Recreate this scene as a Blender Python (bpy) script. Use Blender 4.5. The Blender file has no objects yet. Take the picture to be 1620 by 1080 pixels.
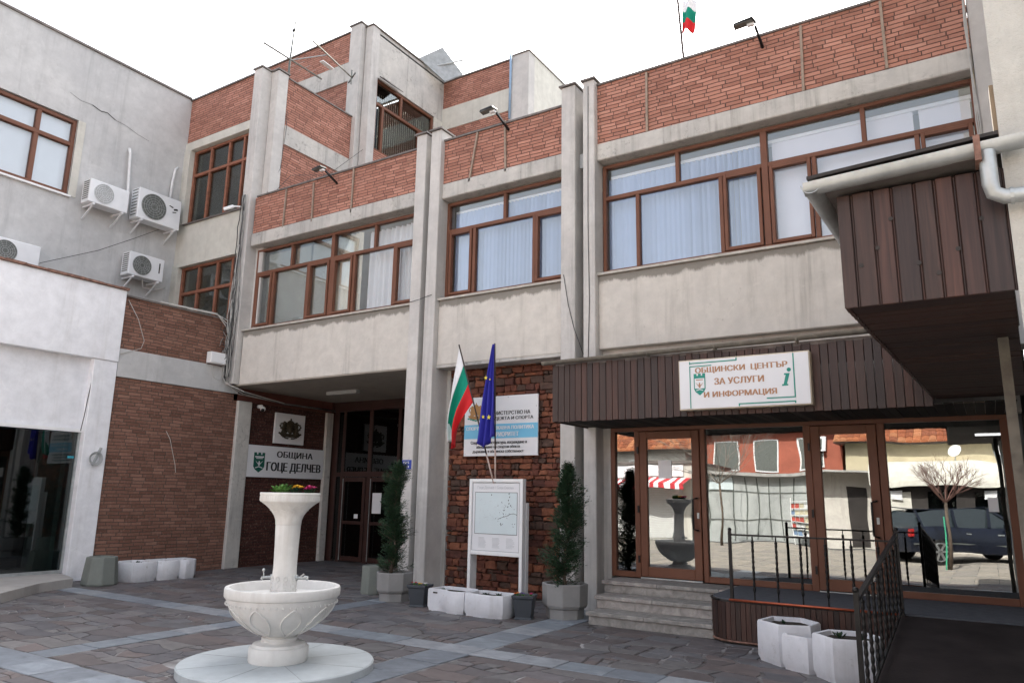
import bpy, math, random
from mathutils import Vector, Matrix
R = random.Random(11)
PI = math.pi
sc = bpy.context.scene

# ---------------------------------------------------------------- camera
CAM_R = (0.845058, 0.534393, 0.017329)      # right axis
CAM_D = (-0.094894, 0.181798, -0.978746)    # down axis
CAM_F = (-0.526186, 0.825453, 0.204341)     # view axis
cam = bpy.data.cameras.new('camera'); cam.lens = 26.03; cam.sensor_width = 36
cam.clip_start = 0.05; cam.clip_end = 500
co = bpy.data.objects.new('camera', cam); sc.collection.objects.link(co)
co.matrix_world = Matrix(((CAM_R[0], -CAM_D[0], -CAM_F[0], 0), (CAM_R[1], -CAM_D[1], -CAM_F[1], 0),
                          (CAM_R[2], -CAM_D[2], -CAM_F[2], 1.6), (0, 0, 0, 1)))
sc.camera = co
# ---------------------------------------------------------------- light
SUN_EL = math.radians(48); SUN_AZ = math.radians(-7)     # from behind the building (+Y), a little from the left
w = bpy.data.worlds.new('World'); sc.world = w; w.use_nodes = True
nt = w.node_tree; bg = nt.nodes['Background']
sky = nt.nodes.new('ShaderNodeTexSky'); sky.sky_type = 'NISHITA'; sky.sun_disc = False
sky.sun_elevation = SUN_EL; sky.sun_rotation = SUN_AZ; sky.air_density = 1.0; sky.dust_density = 4.0; sky.ozone_density = 0.5
hs = nt.nodes.new('ShaderNodeHueSaturation'); hs.inputs['Saturation'].default_value = .32     # thin white haze over the blue
nt.links.new(sky.outputs[0], hs.inputs['Color']); nt.links.new(hs.outputs[0], bg.inputs[0]); bg.inputs[1].default_value = 0.15
sl = bpy.data.lights.new('sun', 'SUN'); sl.energy = 4.6; sl.angle = math.radians(0.5); sl.color = (1, .95, .87)
so = bpy.data.objects.new('sun', sl); sc.collection.objects.link(so)
sd = Vector((math.sin(SUN_AZ) * math.cos(SUN_EL), math.cos(SUN_AZ) * math.cos(SUN_EL), math.sin(SUN_EL)))
so.rotation_euler = sd.to_track_quat('Z', 'Y').to_euler(); so.location = (0, 30, 40)
sc.view_settings.view_transform = 'Standard'; sc.view_settings.look = 'None'; sc.view_settings.gamma = 1
sc.view_settings.exposure = 1.93
sc.render.engine = 'CYCLES'
sc.cycles.max_bounces = 8; sc.cycles.diffuse_bounces = 4; sc.cycles.glossy_bounces = 4; sc.cycles.transparent_max_bounces = 12
sc.cycles.caustics_reflective = False; sc.cycles.caustics_refractive = False; sc.cycles.sample_clamp_indirect = 6

# ---------------------------------------------------------------- mesh helpers
ORI = {}
class MB:
    def __init__(s): s.v = []; s.f = []; s.mi = []; s.cm = 0
    def face(s, pts):
        n = len(s.v); s.v += [tuple(p) for p in pts]; s.f.append(tuple(range(n, n + len(pts)))); s.mi.append(s.cm)
    def add(s, vs, fs):
        n = len(s.v); s.v += [tuple(p) for p in vs]
        for f in fs: s.f.append(tuple(i + n for i in f)); s.mi.append(s.cm)
    def box(s, x0, x1, y0, y1, z0, z1):
        s.add([(x0,y0,z0),(x1,y0,z0),(x1,y1,z0),(x0,y1,z0),(x0,y0,z1),(x1,y0,z1),(x1,y1,z1),(x0,y1,z1)],
              [(0,3,2,1),(4,5,6,7),(0,1,5,4),(1,2,6,5),(2,3,7,6),(3,0,4,7)])
        return s
    def bar(s, a, b, w_, h_, up=(0,0,1)):
        a = Vector(a); b = Vector(b); d = (b-a).normalized(); u = Vector(up)
        if abs(d.dot(u)) > .98: u = Vector((1,0,0))
        x = d.cross(u).normalized()*w_/2; y = d.cross(x).normalized()*h_/2
        s.add([a-x-y,a+x-y,a+x+y,a-x+y,b-x-y,b+x-y,b+x+y,b-x+y],[(0,1,2,3),(7,6,5,4),(0,4,5,1),(1,5,6,2),(2,6,7,3),(3,7,4,0)])
        return s
    def prism(s, poly, z0, z1, top=1.0, cx=None, cy=None):
        n = len(poly)
        if cx is None: cx = sum(p[0] for p in poly)/n; cy = sum(p[1] for p in poly)/n
        vs = [(p[0],p[1],z0) for p in poly]+[(cx+(p[0]-cx)*top, cy+(p[1]-cy)*top, z1) for p in poly]
        fs = [tuple(range(n))[::-1], tuple(range(n,2*n))]+[(i,(i+1)%n,n+(i+1)%n,n+i) for i in range(n)]
        s.add(vs, fs); return s
    def tube(s, pts, r, n=8, caps=True):
        pts = [Vector(p) for p in pts]; rings = []; px = None
        for i, p in enumerate(pts):
            d = (pts[min(i+1,len(pts)-1)]-pts[max(i-1,0)])
            d = d.normalized() if d.length > 1e-9 else Vector((0,0,1))
            if px is None:
                u = Vector((0,0,1)) if abs(d.z) < .9 else Vector((1,0,0)); px = d.cross(u).normalized()
            else:
                px = (px-d*px.dot(d)); px = px.normalized() if px.length > 1e-6 else d.orthogonal().normalized()
            py = d.cross(px); rr = r[i] if isinstance(r,(list,tuple)) else r
            rings.append([p+px*math.cos(2*PI*k/n)*rr+py*math.sin(2*PI*k/n)*rr for k in range(n)])
        vs = [q for g in rings for q in g]
        fs = [(i*n+k,i*n+(k+1)%n,(i+1)*n+(k+1)%n,(i+1)*n+k) for i in range(len(rings)-1) for k in range(n)]
        if caps: fs += [tuple(range(n))[::-1], tuple(range(len(vs)-n,len(vs)))]
        s.add(vs, fs); return s
    def lathe(s, prof, cx, cy, n=32, tw=0.0, rf=None):
        vs = []
        for i, (r, z) in enumerate(prof):
            for k in range(n):
                a = 2*PI*k/n+tw*i; q = r*(rf(a, i) if rf else 1)
                vs.append((cx+q*math.cos(a), cy+q*math.sin(a), z))
        m = len(prof)
        fs = [(i*n+k,i*n+(k+1)%n,(i+1)*n+(k+1)%n,(i+1)*n+k) for i in range(m-1) for k in range(n)]
        fs += [tuple(range(n))[::-1], tuple(range((m-1)*n,m*n))]
        s.add(vs, fs); return s
    def sphere(s, c, r, n=10, m=6, sx=1, sy=1, sz=1):
        vs = [(c[0],c[1],c[2]-r*sz)]; 
        for i in range(1, m):
            t = -PI/2+PI*i/m
            for k in range(n):
                a = 2*PI*k/n; vs.append((c[0]+r*sx*math.cos(t)*math.cos(a), c[1]+r*sy*math.cos(t)*math.sin(a), c[2]+r*sz*math.sin(t)))
        vs.append((c[0],c[1],c[2]+r*sz)); L = len(vs)-1
        fs = [(0,1+(k+1)%n,1+k) for k in range(n)]+[(1+(i*n)+k,1+(i*n)+(k+1)%n,1+(i+1)*n+(k+1)%n,1+(i+1)*n+k) for i in range(m-2) for k in range(n)]
        fs += [(L,1+(m-2)*n+k,1+(m-2)*n+(k+1)%n) for k in range(n)]
        s.add(vs, fs); return s
    def build(s, name, mat, parent=None, smooth=False, bevel=0, seg=1):
        me = bpy.data.meshes.new(name)
        if parent is not None: o0 = ORI[parent.name]
        else:
            xs = [p[0] for p in s.v]; ys = [p[1] for p in s.v]; zs = [p[2] for p in s.v]
            o0 = ((min(xs)+max(xs))/2, (min(ys)+max(ys))/2, min(zs))
        me.from_pydata([(p[0]-o0[0],p[1]-o0[1],p[2]-o0[2]) for p in s.v], [], s.f); me.update()
        ob = bpy.data.objects.new(name, me); sc.collection.objects.link(ob)
        for m in (mat if isinstance(mat,(list,tuple)) else [mat]): me.materials.append(m)
        if isinstance(mat,(list,tuple)): me.polygons.foreach_set('material_index', s.mi)
        if smooth:
            me.polygons.foreach_set('use_smooth', [True]*len(me.polygons))
            if smooth == 'auto': 
                try: me.set_sharp_from_angle(angle=math.radians(38))
                except Exception: pass
        if bevel:
            b = ob.modifiers.new('bevel','BEVEL'); b.width = bevel; b.segments = seg; b.limit_method = 'ANGLE'; b.angle_limit = .6
        ORI[ob.name] = o0
        if parent is not None: ob.parent = parent
        else: ob.location = o0
        return ob

def tag(o, label=None, cat=None, group=None, kind=None):
    if label: o['label'] = label
    if cat: o['category'] = cat
    if group: o['group'] = group
    if kind: o['kind'] = kind
    return o
def thing(name, loc, label, cat, group=None):
    o = bpy.data.objects.new(name, None); sc.collection.objects.link(o); o.location = loc; o.empty_display_size = .2
    ORI[o.name] = tuple(loc); return tag(o, label, cat, group)
def copy_tree(o, parent=None, loc=None, rz=None, label=None):
    c = o.copy(); sc.collection.objects.link(c); ORI[c.name] = (0,0,0)
    if parent is not None: c.parent = parent
    if loc is not None: c.location = loc
    if rz is not None: c.rotation_euler = (0,0,rz)
    if label: c['label'] = label
    for ch in list(o.children): copy_tree(ch, c)
    return c
B = lambda *a: MB().box(*a)

# ---------------------------------------------------------------- materials
class NT:
    def __init__(s, name):
        s.m = bpy.data.materials.new(name); s.m.use_nodes = True; s.t = s.m.node_tree
        s.b = s.t.nodes['Principled BSDF']; s.out = s.t.nodes['Material Output']
        s.pos = s.n('ShaderNodeNewGeometry').outputs['Position']
    def n(s, k, **kw):
        q = s.t.nodes.new(k)
        for a, v in kw.items(): setattr(q, a, v)
        return q
    def l(s, a, b): s.t.links.new(a, b)
    def map(s, sx, sy, sz, src=None):
        q = s.n('ShaderNodeMapping'); q.inputs['Scale'].default_value = (sx,sy,sz); s.l(src or s.pos, q.inputs['Vector']); return q.outputs[0]
    def noise(s, vec, scale, detail=4, rough=.55, dist=0):
        q = s.n('ShaderNodeTexNoise'); q.inputs['Scale'].default_value = scale; q.inputs['Detail'].default_value = detail
        q.inputs['Roughness'].default_value = rough; q.inputs['Distortion'].default_value = dist; s.l(vec, q.inputs['Vector']); return q.outputs['Fac']
    def ramp(s, fac, *st):
        q = s.n('ShaderNodeValToRGB'); e = q.color_ramp.elements
        while len(e) < len(st): e.new(.5)
        for i, (p, c) in enumerate(st):
            e[i].position = p; e[i].color = (c,c,c,1) if not isinstance(c,(tuple,list)) else tuple(c)+(1,)
        s.l(fac, q.inputs[0]); return q.outputs[0]
    def mix(s, fac, a, b, mode='MIX'):
        q = s.n('ShaderNodeMix', data_type='RGBA', blend_type=mode)
        for i, v in ((0,fac),(6,a),(7,b)):
            if isinstance(v,(int,float)): q.inputs[i].default_value = v if i == 0 else (v,v,v,1)
            elif isinstance(v,(tuple,list)): q.inputs[i].default_value = tuple(v)+(1,)
            else: s.l(v, q.inputs[i])
        return q.outputs[2]
    def math(s, op, a, b=0.0):
        q = s.n('ShaderNodeMath', operation=op)
        for i, v in enumerate((a,b)):
            if isinstance(v,(int,float)): q.inputs[i].default_value = v
            else: s.l(v, q.inputs[i])
        return q.outputs[0]
    def fin(s, col, rough=.8, metal=0, bump=None, bs=.4, bd=.01, spec=.3):
        if isinstance(col,(tuple,list)): s.b.inputs['Base Color'].default_value = tuple(col)+(1,)
        else: s.l(col, s.b.inputs['Base Color'])
        if isinstance(rough,(int,float)): s.b.inputs['Roughness'].default_value = rough
        else: s.l(rough, s.b.inputs['Roughness'])
        s.b.inputs['Metallic'].default_value = metal; s.b.inputs['Specular IOR Level'].default_value = spec
        if bump is not None:
            q = s.n('ShaderNodeBump'); q.inputs['Strength'].default_value = bs; q.inputs['Distance'].default_value = bd
            s.l(bump, q.inputs['Height']); s.l(q.outputs[0], s.b.inputs['Normal'])
        return s.m

def plain(name, col, rough=.6, metal=0, var=.12, scale=6, bs=.15, spec=.4):
    k = NT(name); f = k.noise(k.pos, scale, 5)
    c = k.mix(k.ramp(f,(.3,0),(.7,1)), tuple(x*(1-var) for x in col), tuple(min(1,x*(1+var)) for x in col))
    return k.fin(c, rough, metal, k.noise(k.pos, scale*12, 3), bs, .004, spec)

def plaster(name, col, dirt=(.12,.11,.10), streak=.5, blotch=.5, grain=60, bs=.35, bd=.008, grime=None):
    k = NT(name)
    big = k.noise(k.pos, .7, 6, .6, .5); med = k.noise(k.pos, 4.5, 6, .65)
    st = k.noise(k.map(3.2,3.2,.28), 1.0, 6, .65, .3)
    stf = k.noise(k.map(17,17,.6), 1.0, 5, .65)
    c = k.mix(k.ramp(med,(.3,0),(.75,1)), tuple(x*.86 for x in col), tuple(min(1,x*1.07) for x in col))
    c = k.mix(k.math('MULTIPLY', k.ramp(big,(.42,0),(.70,1)), min(1,blotch*.5)), c, (col[0]*.66,col[1]*.67,col[2]*.70))
    s1 = k.math('MULTIPLY', k.ramp(st,(.50,0),(.74,1)), k.ramp(stf,(.38,.05),(.66,1)))
    c = k.mix(k.math('MULTIPLY', s1, min(1,streak)), c, dirt)
    sp = k.math('MULTIPLY', k.ramp(k.noise(k.pos, 11, 9, .8), (.66-.09*blotch,0),(.76-.06*blotch,1)), k.ramp(k.noise(k.pos, 1.7, 5, .6),(.42,0),(.62,1)))
    c = k.mix(k.math('MULTIPLY', sp, min(.85,blotch*.7)), c, dirt)
    c = k.mix(k.math('MULTIPLY', k.ramp(k.noise(k.map(1,1,1), 2.3, 7, .7, 1.2),(.60,0),(.63,1)), .16), c, tuple(min(1,x*1.22) for x in col))
    if grime:      # ragged strip of old dirt left by water running off a ledge at this height
        sx = k.n('ShaderNodeSeparateXYZ'); k.l(k.pos, sx.inputs[0])
        zz = k.math('SUBTRACT', sx.outputs[2], k.math('MULTIPLY', k.noise(k.map(3.5,3.5,1.2), 1, 7, .7), .32))
        c = k.mix(k.math('MULTIPLY', k.ramp(k.math('SUBTRACT', zz, grime-.31),(.0,0),(.05,1)), .8), c, dirt)
    bp = k.mix(.5, k.noise(k.pos, grain, 4, .7), k.noise(k.pos, 7, 4))
    return k.fin(c, .9, 0, bp, bs, bd, .2)

def brick(name, c1, c2, mortar, bw=.25, bh=.068, seed=0, bs=.9, msz=.008):
    k = NT(name)
    sx = k.n('ShaderNodeSeparateXYZ'); k.l(k.pos, sx.inputs[0])
    u = k.math('ADD', sx.outputs[0], sx.outputs[1]); wob = k.noise(k.pos, 1.4, 3)
    v = k.math('ADD', sx.outputs[2], k.math('MULTIPLY', wob, .05))
    row = k.math('FLOOR', k.math('DIVIDE', v, bh))
    rn = k.n('ShaderNodeTexWhiteNoise', noise_dimensions='1D'); k.l(row, rn.inputs['W'])
    u = k.math('ADD', u, k.math('MULTIPLY', rn.outputs[0], bw))
    ur = k.n('ShaderNodeCombineXYZ'); k.l(k.math('MULTIPLY', u, 2.1), ur.inputs[0]); k.l(k.math('MULTIPLY', row, 5.3), ur.inputs[1])
    u = k.math('ADD', u, k.math('MULTIPLY', k.noise(ur.outputs[0], 1, 2), .16))
    cx = k.n('ShaderNodeCombineXYZ'); k.l(u, cx.inputs[0]); k.l(v, cx.inputs[1])
    br = k.n('ShaderNodeTexBrick'); k.l(cx.outputs[0], br.inputs['Vector'])
    br.inputs['Scale'].default_value = 1; br.inputs['Brick Width'].default_value = bw; br.inputs['Row Height'].default_value = bh
    br.inputs['Mortar Size'].default_value = msz; br.inputs['Mortar Smooth'].default_value = .35; br.offset = 0; br.squash = 1
    br.inputs['Color1'].default_value = tuple(c1)+(1,); br.inputs['Color2'].default_value = tuple(c2)+(1,); br.inputs['Mortar'].default_value = tuple(mortar)+(1,)
    cc_ = k.n('ShaderNodeCombineXYZ'); k.l(k.math('FLOOR', k.math('DIVIDE', u, bw)), cc_.inputs[0]); k.l(row, cc_.inputs[1])
    wn = k.n('ShaderNodeTexWhiteNoise', noise_dimensions='2D'); k.l(cc_.outputs[0], wn.inputs['Vector'])
    c = k.mix(k.ramp(wn.outputs[0],(0,0),(.35,.0),(1,.62)), br.outputs[0], k.mix(1, br.outputs[0], (.58,.55,.56), 'MULTIPLY'))
    c = k.mix(k.ramp(wn.outputs[0],(.0,.4),(.10,0)), c, k.mix(1, br.outputs[0], (1.15,1.3,1.35), 'MULTIPLY'))
    st = k.ramp(k.noise(k.pos, 1.1, 6, .65, .4),(.48,0),(.75,1))
    c = k.mix(k.math('MULTIPLY', st, .45), c, tuple(x*.35 for x in c1))
    c = k.mix(k.math('MULTIPLY', k.ramp(k.noise(k.pos, 26, 4),(.55,0),(.75,1)), .3), c, (.42,.3,.24))
    edge = k.ramp(k.noise(k.map(9,9,30), 1, 3),(.3,.6),(.7,1))
    h = k.math('MULTIPLY', k.math('SUBTRACT', 1.0, br.outputs['Fac']), edge)
    h = k.math('ADD', h, k.math('MULTIPLY', k.noise(k.pos, 70, 3), .35))
    return k.fin(c, .9, 0, h, bs, .012, .2)

def islands(name, cols, rough=.8, grain=(8,8,8), gs=.5, bs=.4, bd=.006, spec=.3, dark=.5):
    k = NT(name); g = k.n('ShaderNodeNewGeometry'); r = g.outputs['Random Per Island']
    q = k.n('ShaderNodeValToRGB'); e = q.color_ramp.elements; q.color_ramp.interpolation = 'CONSTANT'
    while len(e) < len(cols): e.new(.5)
    for i, c in enumerate(cols): e[i].position = i/len(cols); e[i].color = tuple(c)+(1,)
    k.l(r, q.inputs[0])
    r2 = k.math('FRACT', k.math('MULTIPLY', r, 37.7))
    c = k.mix(k.ramp(r2,(0,0),(1,.45)), q.outputs[0], k.mix(1, q.outputs[0], dark, 'MULTIPLY'))
    off = k.n('ShaderNodeVectorMath', operation='ADD'); k.l(k.map(*grain), off.inputs[0])
    cb = k.n('ShaderNodeCombineXYZ'); k.l(k.math('MULTIPLY', r, 50.), cb.inputs[0]); k.l(cb.outputs[0], off.inputs[1])
    nz = k.noise(off.outputs[0], 1, 6, .65, .6)
    c = k.mix(k.math('MULTIPLY', k.ramp(nz,(.4,0),(.72,1)), gs), c, k.mix(1, c, .38, 'MULTIPLY'))
    c = k.mix(k.math('MULTIPLY', k.ramp(nz,(.25,1),(.42,0)), gs*.5), c, k.mix(1, c, (1.7,1.65,1.6), 'MULTIPLY'))
    return k.fin(c, rough, 0, nz, bs, bd, spec)

def glass(name, refl=.13, tint=(.8,.88,1), rough=0.0, wave=0.0, fm=.8):
    k = NT(name); k.t.nodes.remove(k.b)
    tr = k.n('ShaderNodeBsdfTransparent'); tr.inputs[0].default_value = tuple(tint)+(1,)
    gl = k.n('ShaderNodeBsdfGlossy'); gl.inputs['Roughness'].default_value = rough; gl.inputs['Color'].default_value = (.97,1,1,1)
    if wave:
        b = k.n('ShaderNodeBump'); b.inputs['Strength'].default_value = wave; b.inputs['Distance'].default_value = .02
        k.l(k.noise(k.map(1,1,1), 1.3, 1, .3), b.inputs['Height']); k.l(b.outputs[0], gl.inputs['Normal'])
    lw = k.n('ShaderNodeLayerWeight'); lw.inputs[0].default_value = .25
    fac = k.math('ADD', k.math('MULTIPLY', lw.outputs['Fresnel'], fm), refl)
    ms = k.n('ShaderNodeMixShader'); k.l(fac, ms.inputs[0]); k.l(tr.outputs[0], ms.inputs[1]); k.l(gl.outputs[0], ms.inputs[2])
    k.l(ms.outputs[0], k.out.inputs[0]); return k.m

def emit(name, col, s):
    k = NT(name); k.b.inputs['Emission Color'].default_value = tuple(col)+(1,); k.b.inputs['Emission Strength'].default_value = s
    k.b.inputs['Base Color'].default_value = (.8,.8,.8,1); return k.m

M_conc = plaster('weathered_concrete', (.56,.535,.50), (.10,.095,.08), .9, 1.5, 50, .45)
M_pillar = plaster('pillar_render', (.585,.56,.535), (.12,.115,.11), .6, .9, 90, .25)
M_spand = plaster('spandrel_plaster', (.63,.59,.54), (.17,.155,.135), .6, .8, 110, .4, grime=5.03)
M_grey = plaster('grey_plaster', (.56,.555,.55), (.16,.16,.155), .42, .9, 60, .3)
M_cream = plaster('cream_plaster', (.62,.60,.54), (.22,.2,.17), .4, .4, 60, .3)
M_shop = plaster('white_render', (.82,.82,.85), (.3,.27,.22), .35, .35, 40, .15)
M_stucco = plaster('rough_stucco', (.58,.56,.51), (.25,.23,.2), .35, .6, 55, .9, .02)
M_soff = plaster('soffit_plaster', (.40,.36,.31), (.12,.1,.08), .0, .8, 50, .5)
M_brickA = brick('red_brick_upper', (.52,.255,.19), (.40,.18,.13), (.12,.07,.058), .26, .062)
M_brickB = brick('brown_brick_lower', (.29,.15,.11), (.20,.10,.072), (.10,.075,.062), .235, .064, bs=.8)
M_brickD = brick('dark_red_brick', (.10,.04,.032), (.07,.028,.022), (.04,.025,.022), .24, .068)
M_rubble = islands('rubble_stone', [(.24,.095,.06),(.17,.065,.046),(.13,.058,.046),(.20,.078,.052),(.12,.075,.06),(.29,.115,.068)], .9, (14,14,14), .7, .8, .015, .2)
M_rubmort = plain('old_mortar', (.13,.105,.09), .95, 0, .4, 9, .6)
M_pave = islands('slate_flagstones', [(.135,.122,.128),(.112,.099,.103),(.142,.134,.136),(.100,.095,.104),(.140,.113,.110),(.124,.121,.130),(.105,.088,.088),(.155,.145,.145)], .62, (5,5,5), .55, .35, .006, .5, .62)
M_band = islands('pale_marble_slabs', [(.22,.245,.28),(.17,.19,.22),(.27,.285,.31),(.20,.225,.255)], .5, (5,7,5), .6, .3, .004, .5, .8)
def _mortar():
    k = NT('patchy_joint_mortar'); c = k.mix(k.ramp(k.noise(k.pos, 1.3, 4, .6),(.44,0),(.62,1)), (.07,.062,.06), (.31,.30,.30))
    return k.fin(c, .95, 0, k.noise(k.pos, 60, 3), .4, .004, .2)
M_mortar = _mortar()
M_asph = plain('asphalt', (.11,.11,.11), .9, 0, .2, 5, .4)
M_plank = islands('dark_stained_planks', [(.066,.028,.020),(.048,.021,.016),(.078,.031,.021),(.038,.020,.017),(.056,.027,.020)], .5, (34,34,1.3), .95, .35, .004, .45, .6)
M_soffw = islands('dark_soffit_slats', [(.045,.018,.013),(.034,.014,.011),(.055,.022,.015)], .6, (2,30,30), .6, .3, .004, .4, .6)
M_soffg = islands('grey_worn_slats', [(.05,.042,.036),(.03,.025,.022),(.085,.072,.06),(.022,.018,.015)], .8, (3,30,30), .6, .4, .004, .3, .5)
M_frame = plain('brown_window_profile', (.165,.070,.043), .5, 0, .12, 3, .05, .25)
M_frameO = plain('old_brown_wood', (.25,.10,.06), .6, 0, .25, 9, .3)
M_sill = plain('stone_sill', (.45,.42,.38), .8, 0, .2, 9, .3)
M_glassU = glass('window_glass', .07, (.97,.985,1.0), 0, .02)
M_glassO = glass('old_window_glass', .03, (.72,.74,.74), 0, .03, .22)
M_glassD = glass('door_glass', .20, (.45,.45,.45), 0, .14)
M_glassS = glass('shop_glass', .06, (.4,.47,.47), 0, .03)
M_blind = plain('white_blind', (.82,.82,.84), .8, 0, .03, 3, .1)
M_blindb = plain('blue_tinted_blind', (.36,.45,.66), .8, 0, .03, 3, .1)
M_blindw = plain('white_roller_blind', (.76,.74,.80), .8, 0, .02, 3, .1)
M_drape = plain('dull_drape', (.22,.20,.16), .9, 0, .2, 3, .2)
M_curtY = plain('cream_curtain', (.86,.82,.68), .9, 0, .08, 3, .2)
M_room = plain('room_wall', (.42,.38,.30), .9, 0, .1, 1, .1)
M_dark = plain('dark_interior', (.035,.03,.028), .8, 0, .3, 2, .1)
M_cap = plain('metal_coping', (.16,.14,.13), .55, .3, .3, 6, .2)
M_rust = plain('rusty_edge', (.22,.12,.09), .8, .2, .5, 14, .4)
M_galv = plain('galvanised_gutter', (.42,.44,.44), .42, .55, .2, 7, .15)
M_oldg = plain('weathered_gutter', (.17,.155,.13), .6, .3, .3, 9, .2)
M_black = plain('black_metal', (.018,.017,.017), .4, .5, .2, 10, .1)
M_wht = plain('white_enamel', (.78,.78,.78), .4, 0, .04, 3, .05)
M_acw = plain('air_conditioner_casing', (.74,.75,.77), .4, 0, .05, 3, .05)
M_dgrill = plain('dark_grille', (.13,.14,.13), .5, .2, .2, 20, .1)
M_lgrill = plain('pale_grille', (.40,.41,.41), .5, .2, .1, 60, .3)
M_pipe = plain('white_pipe', (.7,.7,.7), .5, 0, .08, 8, .1)
M_cond = plain('brown_conduit', (.30,.23,.18), .7, 0, .2, 10, .1)
M_marble = plaster('white_marble', (.70,.685,.66), (.36,.32,.27), .45, .45, 120, .12, .004)
M_marblef = plaster('pale_marble_disc', (.46,.49,.50), (.22,.22,.22), .15, .8, 40, .12, .004)
M_pcon = plaster('painted_planter', (.70,.70,.73), (.26,.24,.20), .6, 1.1, 85, .8, .006)
M_pcong = plaster('grey_planter', (.27,.265,.26), (.2,.19,.18), .2, .5, 120, .6)
M_bin = plaster('green_grey_concrete', (.20,.215,.195), (.1,.1,.09), .3, .6, 90, .5)
M_binl = plaster('step_concrete', (.38,.36,.34), (.16,.15,.14), .1, .9, 80, .5)
M_soil = plain('soil', (.03,.022,.016), .95, 0, .4, 30, .8)
M_plast = plain('dark_plastic_pot', (.045,.052,.062), .45, 0, .1, 6, .05)
M_step = islands('worn_stone_steps', [(.36,.33,.31),(.33,.31,.29)], .8, (9,9,9), .75, .6, .008, .3, .85)
M_rubber = plain('dark_ramp_carpet', (.022,.017,.017), .85, 0, .35, 3, .4, .2)
M_mat = plain('blue_grey_matting', (.085,.09,.105), .85, 0, .2, 12, .4)
M_copper = plain('copper_pipe', (.42,.10,.05), .35, .6, .15, 8, .1)
M_gold = plain('aged_bronze', (.07,.055,.035), .5, .5, .3, 20, .4)
M_sign = plain('sign_white', (.74,.74,.76), .45, 0, .03, 3, .03)
M_signb = plain('sign_off_white', (.72,.70,.70), .45, 0, .05, 2, .03)
M_signf = plain('sign_frame_beige', (.55,.47,.36), .5, 0, .1, 4, .05)
M_ink = plain('black_lettering', (.02,.02,.022), .6, 0, 0, 3, 0)
M_brown = plain('brown_lettering', (.42,.22,.12), .6, 0, .03, 3, 0)
M_green = plain('green_marks', (.02,.26,.20), .6, 0, .03, 3, 0)
M_dgreen = plain('dark_green_marks', (.01,.10,.07), .6, 0, .1, 3, 0)
M_blueb = plain('light_blue_band', (.18,.50,.72), .5, 0, .03, 3, 0)
M_lgrey = plain('pale_grey_print', (.50,.52,.54), .6, 0, .03, 3, 0)
M_pmap = plain('map_print', (.62,.70,.72), .5, 0, .03, 3, 0)
M_navy = plain('blue_plate', (.03,.06,.35), .4, 0, .05, 3, 0)
M_pole = plain('dark_flag_staff', (.05,.035,.03), .5, 0, .1, 6, .1)
M_polew = plain('pale_flag_staff', (.5,.38,.33), .5, 0, .1, 6, .1)
M_fw = plain('flag_white', (.78,.78,.80), .8, 0, .02, 3, .1)
M_fg = plain('flag_green', (.0,.24,.16), .8, 0, .03, 3, .1)
M_fr = plain('flag_red', (.62,.02,.025), .8, 0, .03, 3, .1)
M_fb = plain('flag_blue', (.035,.035,.34), .75, 0, .05, 3, .1)
M_star = plain('flag_gold', (.75,.62,.08), .7, 0, .03, 3, 0)
M_leaf = islands('conifer_foliage', [(.025,.06,.03),(.035,.08,.04),(.02,.045,.025),(.045,.09,.035)], .65, (30,30,30), .4, .2, .003, .3, .5)
M_leafl = islands('bright_leaves', [(.09,.22,.04),(.06,.15,.03),(.13,.28,.07)], .6, (30,30,30), .3, .2, .003, .3, .6)
M_bark = plain('bark', (.12,.09,.07), .9, 0, .3, 12, .6)
M_tile = islands('red_roof_tiles', [(.36,.13,.06),(.30,.10,.05),(.42,.18,.09),(.25,.09,.05)], .85, (9,9,9), .5, .5, .01, .2, .6)
M_tube = emit('lit_fluorescent', (1,1,1), 2.2)
M_tin = plain('corrugated_tin', (.45,.44,.42), .5, .4, .25, 3, .2)
M_solar = plain('grey_glazed_panel', (.32,.33,.33), .25, .2, .15, 8, .1)

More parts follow.
